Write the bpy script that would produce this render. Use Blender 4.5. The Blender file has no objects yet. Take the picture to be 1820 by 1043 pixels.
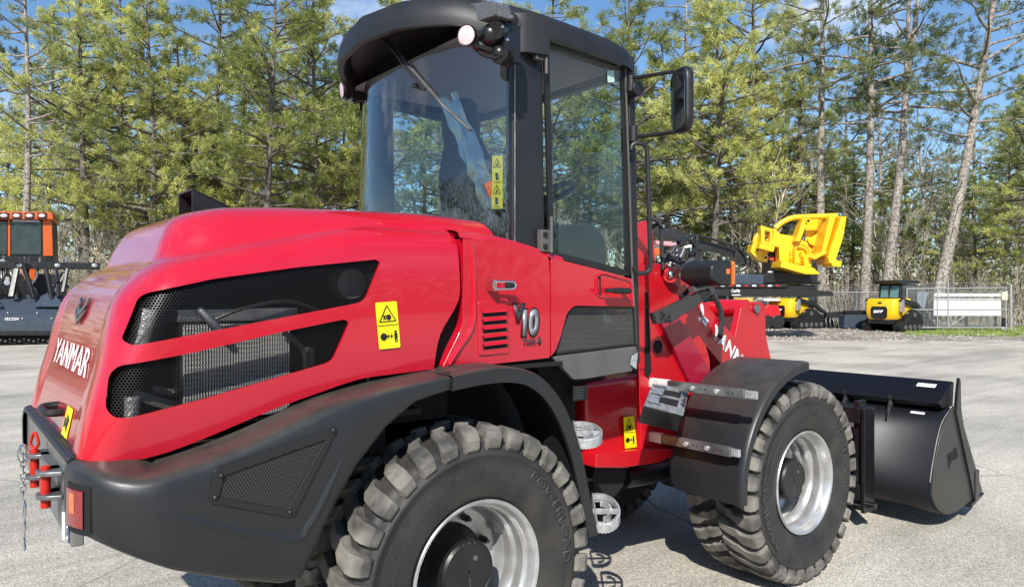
import bpy, bmesh, math, random
import numpy as np
from mathutils import Vector, Matrix
random.seed(7)
R_ = math.radians
sc = bpy.context.scene
col = sc.collection

# ------------------------------------------------------------------ camera
YAW = R_(38.2)
CAM = (-1.535, -3.006, 1.546)
FPX = 1315.0
cd = bpy.data.cameras.new("camera"); cam = bpy.data.objects.new("camera", cd); col.objects.link(cam)
cd.sensor_width = 36.0; cd.lens = 36.0 * FPX / 1820.0
cd.clip_start = 0.05; cd.clip_end = 5000
cam.location = CAM; cam.rotation_euler = (R_(90), 0, -YAW)
sc.camera = cam

# ------------------------------------------------------------------ sky and sun
SUN_DIR = Vector((-1.10, -1.0, 1.20)).normalized()      # towards the sun
w = bpy.data.worlds.new("World"); sc.world = w; w.use_nodes = True
nt = w.node_tree; nt.nodes.clear()
wo = nt.nodes.new("ShaderNodeOutputWorld"); bg = nt.nodes.new("ShaderNodeBackground")
sky = nt.nodes.new("ShaderNodeTexSky"); sky.sky_type = 'NISHITA'; sky.sun_disc = False
sky.sun_elevation = math.asin(SUN_DIR.z); sky.sun_rotation = math.atan2(SUN_DIR.x, SUN_DIR.y)
sky.air_density = 1.0; sky.dust_density = 0.4; sky.ozone_density = 3.5
tc = nt.nodes.new("ShaderNodeTexCoord"); mp = nt.nodes.new("ShaderNodeMapping"); mp.inputs['Scale'].default_value = (1, 1, 3.0)
nz = nt.nodes.new("ShaderNodeTexNoise"); nz.inputs['Scale'].default_value = 2.6; nz.inputs['Detail'].default_value = 7; nz.inputs['Roughness'].default_value = .62
cr = nt.nodes.new("ShaderNodeValToRGB"); cr.color_ramp.elements[0].position = .55; cr.color_ramp.elements[1].position = .72
mx = nt.nodes.new("ShaderNodeMixRGB"); mx.inputs['Color2'].default_value = (8.5, 9.0, 9.6, 1)
sca = nt.nodes.new("ShaderNodeMath"); sca.operation = 'MULTIPLY'; sca.inputs[1].default_value = .75
nt.links.new(tc.outputs['Generated'], mp.inputs['Vector']); nt.links.new(mp.outputs['Vector'], nz.inputs['Vector'])
nt.links.new(nz.outputs['Fac'], cr.inputs['Fac']); nt.links.new(cr.outputs['Color'], sca.inputs[0]); nt.links.new(sca.outputs[0], mx.inputs['Fac'])
hs = nt.nodes.new('ShaderNodeHueSaturation'); hs.inputs['Saturation'].default_value = 1.10; hs.inputs['Value'].default_value = 1.15
nt.links.new(sky.outputs['Color'], hs.inputs['Color']); nt.links.new(hs.outputs[0], mx.inputs['Color1']); nt.links.new(mx.outputs['Color'], bg.inputs['Color'])
bg.inputs['Strength'].default_value = 0.108
nt.links.new(bg.outputs['Background'], wo.inputs['Surface'])
sd = bpy.data.lights.new("sun", 'SUN'); sd.energy = 5.0; sd.angle = R_(0.5); sd.color = (1.0, 0.955, 0.89)
so = bpy.data.objects.new("sun", sd); col.objects.link(so)
so.rotation_euler = SUN_DIR.to_track_quat('Z', 'Y').to_euler(); so.location = (-8, -10, 12)
sc.view_settings.view_transform = 'Standard'; sc.view_settings.look = 'None'
sc.view_settings.exposure = 0.33; sc.view_settings.gamma = 1
sc.cycles.max_bounces = 8; sc.cycles.transparent_max_bounces = 24
sc.cycles.caustics_reflective = False; sc.cycles.caustics_refractive = False

# ------------------------------------------------------------------ photo pixel -> point on a real plane
RX, RY = math.cos(YAW), -math.sin(YAW)
DX, DY = math.sin(YAW), math.cos(YAW)
def ray(px, py):
    u = (px - 910) / FPX; v = (521.5 - py) / FPX
    return (RX * u + DX, RY * u + DY, v)
def PY(px, py, y):
    r = ray(px, py); t = (y - CAM[1]) / r[1]
    return (CAM[0] + r[0] * t, y, CAM[2] + r[2] * t)
def PX(px, py, x):
    r = ray(px, py); t = (x - CAM[0]) / r[0]
    return (x, CAM[1] + r[1] * t, CAM[2] + r[2] * t)
def BG(px, d, z=0.0):
    u = (px - 910) / FPX * d
    return (CAM[0] + RX * u + DX * d, CAM[1] + RY * u + DY * d, z)
def BGZ(px, py, d):
    p = BG(px, d); return (p[0], p[1], CAM[2] + (521.5 - py) / FPX * d)

# ------------------------------------------------------------------ materials
MATS = {}
def mat(name, colr, rough=.5, metal=0., coat=0., noise=0., nscale=8., bump=0., bscale=60., spec=.5, col2=None, dust=0., trans=0., emit=None, ostr=0.):
    if name in MATS: return MATS[name]
    m = bpy.data.materials.new(name); m.use_nodes = True; n = m.node_tree; p = n.nodes["Principled BSDF"]
    p.inputs['Base Color'].default_value = (*colr, 1); p.inputs['Roughness'].default_value = rough
    p.inputs['Metallic'].default_value = metal; p.inputs['Coat Weight'].default_value = coat
    p.inputs['Coat Roughness'].default_value = .04
    p.inputs['Specular IOR Level'].default_value = spec
    tcn = n.nodes.new("ShaderNodeTexCoord"); vec = tcn.outputs['Object']
    if noise or col2:
        t = n.nodes.new("ShaderNodeTexNoise"); t.inputs['Scale'].default_value = nscale; t.inputs['Detail'].default_value = 5
        n.links.new(vec, t.inputs['Vector'])
        r = n.nodes.new("ShaderNodeValToRGB"); r.color_ramp.elements[0].position = .35; r.color_ramp.elements[1].position = .65
        c2 = col2 if col2 else tuple(min(1, c * (1 + noise)) for c in colr)
        c1 = tuple(c * (1 - noise) for c in colr) if not col2 else colr
        r.color_ramp.elements[0].color = (*c1, 1); r.color_ramp.elements[1].color = (*c2, 1)
        n.links.new(t.outputs['Fac'], r.inputs['Fac']); src = r.outputs['Color']
        n.links.new(src, p.inputs['Base Color'])
        if noise:
            mr = n.nodes.new("ShaderNodeMapRange"); mr.inputs['To Min'].default_value = max(0, rough - .08); mr.inputs['To Max'].default_value = min(1, rough + .1)
            n.links.new(t.outputs['Fac'], mr.inputs['Value']); n.links.new(mr.outputs['Result'], p.inputs['Roughness'])
    if bump:
        t2 = n.nodes.new("ShaderNodeTexNoise"); t2.inputs['Scale'].default_value = bscale; t2.inputs['Detail'].default_value = 4
        n.links.new(vec, t2.inputs['Vector'])
        b = n.nodes.new("ShaderNodeBump"); b.inputs['Strength'].default_value = bump; b.inputs['Distance'].default_value = .01
        n.links.new(t2.outputs['Fac'], b.inputs['Height']); n.links.new(b.outputs['Normal'], p.inputs['Normal'])
    if dust:   # settled dust on upward faces: dirt that lies on the part
        g = n.nodes.new("ShaderNodeNewGeometry"); s = n.nodes.new("ShaderNodeSeparateXYZ"); n.links.new(g.outputs['Normal'], s.inputs[0])
        t3 = n.nodes.new("ShaderNodeTexNoise"); t3.inputs['Scale'].default_value = 14; t3.inputs['Detail'].default_value = 8; n.links.new(vec, t3.inputs['Vector'])
        mm = n.nodes.new("ShaderNodeMapRange"); mm.inputs['From Min'].default_value = .45; mm.inputs['From Max'].default_value = .95; n.links.new(s.outputs['Z'], mm.inputs['Value'])
        mu = n.nodes.new("ShaderNodeMath"); mu.operation = 'MULTIPLY'; n.links.new(mm.outputs[0], mu.inputs[0]); n.links.new(t3.outputs['Fac'], mu.inputs[1])
        m2 = n.nodes.new("ShaderNodeMath"); m2.operation = 'MULTIPLY'; m2.inputs[1].default_value = dust; n.links.new(mu.outputs[0], m2.inputs[0])
        mix = n.nodes.new("ShaderNodeMixRGB"); mix.inputs['Color2'].default_value = (.22, .18, .13, 1); n.links.new(m2.outputs[0], mix.inputs['Fac'])
        old = p.inputs['Base Color'].links[0].from_socket if p.inputs['Base Color'].links else None
        if old: n.links.new(old, mix.inputs['Color1'])
        else: mix.inputs['Color1'].default_value = (*colr, 1)
        n.links.new(mix.outputs[0], p.inputs['Base Color'])
    if trans: p.inputs['Transmission Weight'].default_value = trans
    if emit:
        p.inputs['Emission Color'].default_value = (*emit, 1); p.inputs['Emission Strength'].default_value = ostr
    MATS[name] = m; return m

def glass(name, tint, refl=1.0, rough=0.0, base=.04):
    m = bpy.data.materials.new(name); m.use_nodes = True; n = m.node_tree; n.nodes.clear()
    o = n.nodes.new("ShaderNodeOutputMaterial"); t = n.nodes.new("ShaderNodeBsdfTransparent"); t.inputs[0].default_value = (*tint, 1)
    g = n.nodes.new("ShaderNodeBsdfGlossy"); g.inputs['Roughness'].default_value = rough; g.inputs[0].default_value = (1, 1, 1, 1)
    f = n.nodes.new("ShaderNodeFresnel"); f.inputs['IOR'].default_value = 1.5
    ge = n.nodes.new("ShaderNodeNewGeometry"); mi = n.nodes.new("ShaderNodeMapRange"); mi.inputs['To Min'].default_value = 1.5; mi.inputs['To Max'].default_value = 1 / 1.5
    n.links.new(ge.outputs['Backfacing'], mi.inputs['Value']); n.links.new(mi.outputs[0], f.inputs['IOR'])   # same pane seen from either side
    mu = n.nodes.new("ShaderNodeMath"); mu.operation = 'MULTIPLY_ADD'; mu.inputs[1].default_value = 1.6 * refl; mu.inputs[2].default_value = base; mu.use_clamp = True
    mxx = n.nodes.new("ShaderNodeMixShader")
    n.links.new(f.outputs[0], mu.inputs[0]); n.links.new(mu.outputs[0], mxx.inputs[0]); n.links.new(t.outputs[0], mxx.inputs[1]); n.links.new(g.outputs[0], mxx.inputs[2])
    n.links.new(mxx.outputs[0], o.inputs['Surface']); MATS[name] = m; return m

def perforated(name, colr, pitch, hole, axes=(0, 2)):
    """sheet metal with a staggered pattern of round holes"""
    m = bpy.data.materials.new(name); m.use_nodes = True; n = m.node_tree; p = n.nodes["Principled BSDF"]
    p.inputs['Base Color'].default_value = (*colr, 1); p.inputs['Roughness'].default_value = .4
    tcn = n.nodes.new("ShaderNodeTexCoord"); sp = n.nodes.new("ShaderNodeSeparateXYZ"); n.links.new(tcn.outputs['Object'], sp.inputs[0])
    def math_(op, a, b=None, c=None):
        k = n.nodes.new("ShaderNodeMath"); k.operation = op
        for i, v in enumerate((a, b, c)):
            if v is None: continue
            if isinstance(v, (int, float)): k.inputs[i].default_value = v
            else: n.links.new(v, k.inputs[i])
        return k.outputs[0]
    a = math_('DIVIDE', sp.outputs[axes[0]], pitch); b = math_('DIVIDE', sp.outputs[axes[1]], pitch * 1.732)
    def lat(off):
        fx = math_('SUBTRACT', math_('FRACT', math_('ADD', a, off)), .5)
        fy = math_('MULTIPLY', math_('SUBTRACT', math_('FRACT', math_('ADD', b, off)), .5), 1.732)
        return math_('SQRT', math_('ADD', math_('MULTIPLY', fx, fx), math_('MULTIPLY', fy, fy)))
    d = math_('MINIMUM', lat(0.), lat(.5)); h = math_('LESS_THAN', d, hole)
    tr = n.nodes.new("ShaderNodeBsdfTransparent"); ms = n.nodes.new("ShaderNodeMixShader")
    n.links.new(h, ms.inputs[0]); n.links.new(p.outputs[0], ms.inputs[1]); n.links.new(tr.outputs[0], ms.inputs[2])
    n.links.new(ms.outputs[0], n.nodes["Material Output"].inputs['Surface']); MATS[name] = m; return m

RED = mat('red_paint', (.50, .0045, .022), .24, coat=1., spec=.5, bump=.035, bscale=3, dust=.10)
REDD = mat('red_frame_paint', (.52, .006, .014), .34, coat=.5, noise=.06, nscale=6)
PLAS = mat('charcoal_plastic', (.0165, .018, .020), .38, noise=.08, nscale=4, bump=.05, bscale=260, dust=.33)
PLASB = mat('black_plastic', (.014, .014, .015), .45, bump=.1, bscale=150)
ROOFM = mat('roof_plastic', (.013, .014, .016), .5, noise=.1, bump=.1, bscale=260)
BLK = mat('black_satin_steel', (.009, .009, .010), .3, noise=.2, coat=.3)
BLKG = mat('black_gloss_paint', (.005, .0055, .008),   .42, coat=.0, spec=.3, bump=.06, bscale=7)
MATT = mat('matt_black', (.006, .006, .006), .9)
RUB = mat('tyre_sidewall_rubber', (.016, .016, .0165), .6, col2=(.042, .038, .033), nscale=7, bump=.15, bscale=90)
LUG = mat('dusty_tread_rubber', (.042, .040, .038), .85, col2=(.215, .200, .172), nscale=9, bump=.3, bscale=90)
RIM = mat('silver_rim_paint', (.55, .56, .57), .32, metal=.55, col2=(.40, .39, .37), nscale=12, coat=.3)
HUB = mat('hub_black_paint', (.012, .012, .013), .38, noise=.2)
GALV = mat('galvanised_steel', (.62, .63, .64), .42, metal=.75, noise=.15, nscale=40)
GREYB = mat('worn_steel_bar', (.20, .205, .21), .38, metal=.7, noise=.3, nscale=12)
TAPE = mat('white_wrap', (.75, .73, .70), .5, noise=.1, nscale=30, bump=.6, bscale=40)
CHROME = mat('chrome', (.7, .7, .7), .15, metal=1.)
GREYP = mat('grey_steel_plate', (.095, .093, .088), .45, noise=.12)
CWEIGHT = mat('grey_plate_rear', (.15, .155, .15), .4, noise=.15)
YEL = mat('yellow_sticker', (.85, .74, .01), .45)
INK = mat('black_print', (.01, .01, .01), .5)
WHT = mat('white_print', (.85, .85, .85), .45)
SILV = mat('silver_print', (.30, .30, .32), .35, metal=.3)
DGR = mat('dark_grey_print', (.05, .04, .045), .4)
SHACK = mat('red_hitch_paint', (.50, .012, .006), .4)
LAMPR = mat('red_lens', (.26, .006, .006), .12, coat=1., bump=.8, bscale=90)
LAMPO = mat('amber_lens', (.80, .15, .008), .15, coat=1., bump=.6, bscale=120)
LENS = mat('pink_clear_lens', (.85, .60, .62), .12, coat=1., bump=.5, bscale=60)
SEAT = mat('seat_fabric', (.035, .037, .042), .8, noise=.2)
FILM = glass('plastic_film', (.72, .75, .78), 1.0, .22, .30)
ORNG = mat('orange_belt', (.75, .13, .02), .6)
PIPE = mat('grey_foil_pipe', (.28, .28, .27), .45, metal=.6, bump=1., bscale=50)
RAD = mat('radiator_alloy', (.34, .34, .33), .5)
GLR = glass('rear_glass', (.76, .85, .86), 1.0, .0, .03)
GLD = glass('door_glass', (.86, .91, .90), .5, .0, .0)
GLD2 = glass('dark_glass', (.34, .42, .42), 1.0, .0, .05)
GRILL = perforated('hood_mesh_sheet', (.014, .014, .014),   .0085, .45)
GRILL2 = perforated('fender_mesh_sheet', (.040, .040, .040), .009, .38)

# ------------------------------------------------------------------ object helpers
def tag(o, label=None, cat=None, group=None, kind=None):
    if label: o["label"] = label
    if cat: o["category"] = cat
    if group: o["group"] = group
    if kind: o["kind"] = kind
    return o
def empty(name, loc=(0, 0, 0), rz=0.):
    o = bpy.data.objects.new(name, None); col.objects.link(o); o.location = loc; o.rotation_euler = (0, 0, rz); o.empty_display_size = .2
    return o
def copy_tree(o, parent=None):
    c = o.copy(); col.objects.link(c)
    if parent is not None: c.parent = parent
    for ch in [x for x in list(bpy.data.objects) if x.parent == o]: copy_tree(ch, c)
    return c
def mesh_obj(name, verts, faces, m, parent=None, smooth=False, mats=None, fm=None):
    me = bpy.data.meshes.new(name); me.from_pydata([tuple(v) for v in verts], [], faces); me.update()
    for mm in (mats or [m]): me.materials.append(mm)
    if fm: me.polygons.foreach_set('material_index', fm)
    if smooth:
        me.polygons.foreach_set('use_smooth', [True] * len(me.polygons))
    o = bpy.data.objects.new(name, me); col.objects.link(o)
    if parent is not None: o.parent = parent
    return o
def fix_normals(o):
    bm = bmesh.new(); bm.from_mesh(o.data); bmesh.ops.recalc_face_normals(bm, faces=bm.faces); bm.to_mesh(o.data); bm.free()
def bevel(o, wdt, seg=2, ang=35):
    b = o.modifiers.new("b", 'BEVEL'); b.width = wdt; b.segments = seg; b.limit_method = 'ANGLE'; b.angle_limit = R_(ang)
    o.data.polygons.foreach_set('use_smooth', [True] * len(o.data.polygons))
    wn = o.modifiers.new("wn", 'WEIGHTED_NORMAL'); wn.keep_sharp = True
    return o
def autosmooth(o, ang=35):
    bm = bmesh.new(); bm.from_mesh(o.data)
    for e in bm.edges:
        if len(e.link_faces) == 2 and e.calc_face_angle(0) > R_(ang): e.smooth = False
    for f in bm.faces: f.smooth = True
    bm.to_mesh(o.data); bm.free(); return o

class MB:
    def __init__(s): s.v = []; s.f = []; s.m = []; s.cur = 0
    def add(s, vs, fs):
        b = len(s.v); s.v += [tuple(x) for x in vs]
        for f in fs: s.f.append([i + b for i in f]); s.m.append(s.cur)
        return s
    def box(s, a, b, rot=None, org=None):
        x0, y0, z0 = a; x1, y1, z1 = b
        vs = [Vector(p) for p in ((x0, y0, z0), (x1, y0, z0), (x1, y1, z0), (x0, y1, z0), (x0, y0, z1), (x1, y0, z1), (x1, y1, z1), (x0, y1, z1))]
        if rot is not None:
            o = Vector(org) if org is not None else sum(vs, Vector()) / 8
            vs = [o + rot @ (v - o) for v in vs]
        return s.add(vs, [[0, 3, 2, 1], [4, 5, 6, 7], [0, 1, 5, 4], [1, 2, 6, 5], [2, 3, 7, 6], [3, 0, 4, 7]])
    def prism(s, pts, off):
        """closed polygon of 3-D points extruded by vector off"""
        n = len(pts); P = [Vector(p) for p in pts]; Q = [p + Vector(off) for p in P]
        return s.add(P + Q, [list(range(n))[::-1], list(range(n, 2 * n))] + [[i, (i + 1) % n, n + (i + 1) % n, n + i] for i in range(n)])
    def bar(s, a, b, wd, ht, up=(0, 0, 1)):
        a = Vector(a); b = Vector(b); d = (b - a).normalized(); u = Vector(up)
        sd_ = d.cross(u).normalized(); u = sd_.cross(d).normalized()
        q = [sd_ * (wd / 2 * i) + u * (ht / 2 * j) for i, j in ((-1, -1), (1, -1), (1, 1), (-1, 1))]
        return s.prism([a + k for k in q], b - a)
    def tube(s, pts, r, n=10, caps=True):
        P = [Vector(p) for p in pts]; rs = r if isinstance(r, (list, tuple)) else [r] * len(P)
        t0 = (P[1] - P[0]).normalized(); ref = Vector((0, 0, 1)) if abs(t0.z) < .9 else Vector((1, 0, 0))
        u = t0.cross(ref).normalized(); rings = []
        for i, p in enumerate(P):
            t = (P[min(i + 1, len(P) - 1)] - P[max(i - 1, 0)]).normalized()
            u = (u - t * u.dot(t)).normalized(); v = t.cross(u)
            rings.append([p + (u * math.cos(2 * math.pi * k / n) + v * math.sin(2 * math.pi * k / n)) * rs[i] for k in range(n)])
        vs = [q for rg in rings for q in rg]; fs = []
        for i in range(len(P) - 1):
            for k in range(n): fs.append([i * n + k, i * n + (k + 1) % n, (i + 1) * n + (k + 1) % n, (i + 1) * n + k])
        if caps: fs.append(list(range(n))[::-1]); fs.append(list(range((len(P) - 1) * n, len(P) * n)))
        return s.add(vs, fs)
    def cyl(s, a, b, r, n=16, r2=None): return s.tube([a, b], [r, r if r2 is None else r2], n)
    def lathe(s, prof, n=48, c=(0, 0, 0), axis='y', closed=False):
        """prof: list of (r, t) with t along the axis"""
        vs = []; m_ = len(prof)
        for k in range(n):
            a = 2 * math.pi * k / n
            for r, t in prof:
                if axis == 'y': vs.append((c[0] + r * math.cos(a), c[1] + t, c[2] + r * math.sin(a)))
                elif axis == 'x': vs.append((c[0] + t, c[1] + r * math.cos(a), c[2] + r * math.sin(a)))
                else: vs.append((c[0] + r * math.cos(a), c[1] + r * math.sin(a), c[2] + t))
        fs = []
        for k in range(n):
            k2 = (k + 1) % n
            for j in range(m_ - (0 if closed else 1)):
                j2 = (j + 1) % m_
                fs.append([k * m_ + j, k * m_ + j2, k2 * m_ + j2, k2 * m_ + j])
        return s.add(vs, fs)
    def grid(s, rows):
        n = len(rows[0]); vs = [p for r in rows for p in r]; fs = []
        for i in range(len(rows) - 1):
            for j in range(n - 1): fs.append([i * n + j, i * n + j + 1, (i + 1) * n + j + 1, (i + 1) * n + j])
        return s.add(vs, fs)
    def sphere(s, c, r, n=12, sx=1, sy=1, sz=1):
        rows = []
        for i in range(n // 2 + 1):
            th = math.pi * i / (n // 2)
            rows.append([(c[0] + sx * r * math.sin(th) * math.cos(2 * math.pi * k / n), c[1] + sy * r * math.sin(th) * math.sin(2 * math.pi * k / n), c[2] + sz * r * math.cos(th)) for k in range(n + 1)])
        return s.grid(rows)
    def build(s, name, m, parent=None, bev=0., smooth=False, ang=35, fixn=True, mats=None):
        o = mesh_obj(name, s.v, s.f, m, parent, mats=mats, fm=s.m if mats else None)
        if fixn: fix_normals(o)
        if bev: bevel(o, bev, 2, ang)
        elif smooth: autosmooth(o, ang)
        return o
def curve_pts(pts, n=6, closed=False):
    """Catmull-Rom through points"""
    P = [Vector(p) for p in pts]; out = []; m_ = len(P)
    for i in range(m_ if closed else m_ - 1):
        if closed: p0, p1, p2, p3 = P[(i - 1) % m_], P[i], P[(i + 1) % m_], P[(i + 2) % m_]
        else: p0, p1, p2, p3 = P[max(i - 1, 0)], P[i], P[i + 1], P[min(i + 2, m_ - 1)]
        for k in range(n):
            t = k / n
            out.append(.5 * ((2 * p1) + (-p0 + p2) * t + (2 * p0 - 5 * p1 + 4 * p2 - p3) * t * t + (-p0 + 3 * p1 - 3 * p2 + p3) * t ** 3))
    if not closed: out.append(P[-1])
    return out
def roundpoly(pts, r, n=4):
    P = [Vector(p) for p in pts]; out = []; m_ = len(P)
    for i in range(m_):
        a, b, c = P[i - 1], P[i], P[(i + 1) % m_]; d1 = a - b; d2 = c - b
        ri = r[i] if isinstance(r, (list, tuple)) else r
        k = min(ri, d1.length * .45, d2.length * .45); s_ = b + d1.normalized() * k; e = b + d2.normalized() * k
        for j in range(n + 1):
            t = j / n; out.append((1 - t) ** 2 * s_ + 2 * t * (1 - t) * b + t * t * e)
    return out
def lerp_tab(tab, x):
    if x <= tab[0][0]: return tab[0][1]
    for (a, b), (c, d) in zip(tab, tab[1:]):
        if x <= c: return b + (d - b) * (x - a) / (c - a)
    return tab[-1][1]
def poly_px(pxs, y): return [PY(a, b, y) for a, b in pxs]
def panel(name, pxs, y, th, m, parent, bev=.004, r=0., n=4):
    """a plate traced on the plane y, th metres thick inwards (+y)"""
    pts = poly_px(pxs, y)
    if r: pts = roundpoly(pts, r, n)
    mb = MB().prism(pts, (0, th, 0)); return mb.build(name, m, parent, bev=bev)
def lettering(name, txt, m, parent, org, xdir, ydir, width=None, height=.1, offset=0., ext=.002, shear=0., align='LEFT', polar=None, sx=1.):
    """raised lettering: org = lower left corner; xdir/ydir unit vectors of the sign plane; height = cap height"""
    cu = bpy.data.curves.new(name, 'FONT'); cu.body = txt; cu.size = 1.; cu.offset = offset; cu.extrude = 0; cu.shear = shear; cu.resolution_u = 6
    to = bpy.data.objects.new("tmp", cu); col.objects.link(to)
    dg = bpy.context.evaluated_depsgraph_get(); me = bpy.data.meshes.new_from_object(to.evaluated_get(dg)); bpy.data.objects.remove(to); bpy.data.curves.remove(cu)
    if not me.vertices: return None
    co = np.array([v.co[:] for v in me.vertices]); mn = co.min(0); mxx = co.max(0)
    hy = height / (mxx[1] - mn[1]); wx = (width / (mxx[0] - mn[0])) if width else hy * sx
    X = Vector(xdir); Yv = Vector(ydir); N = X.cross(Yv).normalized()
    bm = bmesh.new(); bm.from_mesh(me)
    ex = bmesh.ops.extrude_face_region(bm, geom=bm.faces[:])
    up = {v for v in ex['geom'] if isinstance(v, bmesh.types.BMVert)}
    for v in bm.verts:
        a = (v.co.x - mn[0]) * wx; b = (v.co.y - mn[1]) * hy; h = ext if v in up else 0.
        if polar:   # (centre, radius, start angle) : letters run clockwise seen from the front
            c, r0, a0 = polar; ang = a0 - a / r0; rr = r0 + b
            v.co = Vector(c) + X * (rr * math.cos(ang)) + Yv * (rr * math.sin(ang)) + N * h
        else:
            v.co = Vector(org) + X * a + Yv * b + N * h
    bmesh.ops.recalc_face_normals(bm, faces=bm.faces)
    bm.to_mesh(me); bm.free(); me.materials.clear(); me.materials.append(m); me.name = name
    o = bpy.data.objects.new(name, me); col.objects.link(o); o.parent = parent; return o
def mirror_y(o, name=None):
    c = o.copy(); c.data = o.data; col.objects.link(c); c.scale.y = -1; return c

# ================================================================== GROUND
def gmat(name, c1, c2, rough=.9, s1=.25, s2=60., streak=False, bump=.4, spots=0.):
    m = bpy.data.materials.new(name); m.use_nodes = True; n = m.node_tree; p = n.nodes["Principled BSDF"]; p.inputs['Roughness'].default_value = rough
    p.inputs['Specular IOR Level'].default_value = .25
    tcn = n.nodes.new("ShaderNodeTexCoord")
    mpn = n.nodes.new("ShaderNodeMapping"); mpn.inputs['Rotation'].default_value = (0, 0, YAW + .12)
    mpn.inputs['Scale'].default_value = (.16, 1.7, 1) if streak else (1, 1, 1)
    n.links.new(tcn.outputs['Object'], mpn.inputs[0])
    a = n.nodes.new("ShaderNodeTexNoise"); a.inputs['Scale'].default_value = s1 * (4 if streak else 1); a.inputs['Detail'].default_value = 8; a.inputs['Roughness'].default_value = .65
    a.inputs['Distortion'].default_value = .8 if streak else 0
    n.links.new(mpn.outputs[0], a.inputs['Vector'])
    b = n.nodes.new("ShaderNodeTexNoise"); b.inputs['Scale'].default_value = s2; b.inputs['Detail'].default_value = 6; b.inputs['Roughness'].default_value = .7; n.links.new(tcn.outputs['Object'], b.inputs['Vector'])
    c = n.nodes.new("ShaderNodeTexNoise"); c.inputs['Scale'].default_value = s1 * 1.6; c.inputs['Detail'].default_value = 3; n.links.new(tcn.outputs['Object'], c.inputs['Vector'])
    ad = n.nodes.new("ShaderNodeMath"); ad.operation = 'MULTIPLY_ADD'; ad.inputs[1].default_value = .42; n.links.new(b.outputs[0], ad.inputs[0])
    a2 = n.nodes.new("ShaderNodeMath"); a2.operation = 'MULTIPLY_ADD'; a2.inputs[1].default_value = .5; a2.inputs[2].default_value = .0; n.links.new(a.outputs[0], a2.inputs[0]); 
    a3 = n.nodes.new("ShaderNodeMath"); a3.operation = 'MULTIPLY_ADD'; a3.inputs[1].default_value = .3; n.links.new(c.outputs[0], a3.inputs[0]); n.links.new(a2.outputs[0], a3.inputs[2]); n.links.new(a3.outputs[0], ad.inputs[2])
    r = n.nodes.new("ShaderNodeValToRGB"); r.color_ramp.elements[0].position = .45; r.color_ramp.elements[1].position = .78
    r.color_ramp.elements[0].color = (*c1, 1); r.color_ramp.elements[1].color = (*c2, 1); n.links.new(ad.outputs[0], r.inputs[0])
    out = r.outputs[0]
    if spots:
        v = n.nodes.new("ShaderNodeTexVoronoi"); v.inputs['Scale'].default_value = spots; n.links.new(tcn.outputs['Object'], v.inputs['Vector'])
        h = n.nodes.new("ShaderNodeHueSaturation"); mr = n.nodes.new("ShaderNodeMapRange"); mr.inputs['To Min'].default_value = .62; mr.inputs['To Max'].default_value = 1.4
        sx = n.nodes.new("ShaderNodeSeparateXYZ"); n.links.new(v.outputs['Color'], sx.inputs[0]); n.links.new(sx.outputs[0], mr.inputs[0]); n.links.new(mr.outputs[0], h.inputs['Value']); n.links.new(out, h.inputs['Color']); out = h.outputs[0]
    if streak:   # hairline cracks and oil stains
        dn = n.nodes.new("ShaderNodeTexNoise"); dn.inputs['Scale'].default_value = 1.3; dn.inputs['Detail'].default_value = 5; n.links.new(tcn.outputs['Object'], dn.inputs['Vector'])
        va = n.nodes.new("ShaderNodeMixRGB"); va.inputs['Fac'].default_value = .16; n.links.new(tcn.outputs['Object'], va.inputs['Color1']); n.links.new(dn.outputs['Color'], va.inputs['Color2'])
        vo = n.nodes.new("ShaderNodeTexVoronoi"); vo.feature = 'DISTANCE_TO_EDGE'; vo.inputs['Scale'].default_value = .34; n.links.new(va.outputs[0], vo.inputs['Vector'])
        k1 = n.nodes.new("ShaderNodeMapRange"); k1.inputs['From Min'].default_value = .0; k1.inputs['From Max'].default_value = .0035; k1.inputs['To Min'].default_value = .55; k1.inputs['To Max'].default_value = 1; n.links.new(vo.outputs['Distance'], k1.inputs[0])
        sn = n.nodes.new("ShaderNodeTexNoise"); sn.inputs['Scale'].default_value = .55; sn.inputs['Detail'].default_value = 9; sn.inputs['Roughness'].default_value = .6; n.links.new(tcn.outputs['Object'], sn.inputs['Vector'])
        k2 = n.nodes.new("ShaderNodeMapRange"); k2.inputs['From Min'].default_value = .36; k2.inputs['From Max'].default_value = .50; k2.inputs['To Min'].default_value = .84; k2.inputs['To Max'].default_value = 1; n.links.new(sn.outputs[0], k2.inputs[0])
        km = n.nodes.new("ShaderNodeMath"); km.operation = 'MULTIPLY'; n.links.new(k1.outputs[0], km.inputs[0]); n.links.new(k2.outputs[0], km.inputs[1])
        hh = n.nodes.new("ShaderNodeHueSaturation"); n.links.new(km.outputs[0], hh.inputs['Value']); n.links.new(out, hh.inputs['Color']); out = hh.outputs[0]
    n.links.new(out, p.inputs['Base Color'])
    bp = n.nodes.new("ShaderNodeBump"); bp.inputs['Strength'].default_value = bump; bp.inputs['Distance'].default_value = .012
    n.links.new(b.outputs[0], bp.inputs['Height']); n.links.new(bp.outputs[0], p.inputs['Normal'])
    return m
LOT = gmat('dusty_asphalt', (.31, .290, .248), (.63, .585, .49), streak=True, s1=.35, s2=85, spots=130, bump=.6)
GRAV = gmat('brown_gravel', (.14, .115, .09), (.42, .37, .31), s1=.4, s2=9, spots=9, bump=.8)
SOIL = gmat('forest_floor', (.10, .075, .045), (.26, .20, .12), s1=.3, s2=4, bump=.8)
GRSM = gmat('turf', (.10, .15, .03), (.26, .30, .08), s1=.6, s2=12)
ROADM = gmat('road_asphalt', (.20, .20, .20), (.30, .30, .29), s1=.3, s2=30)
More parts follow.
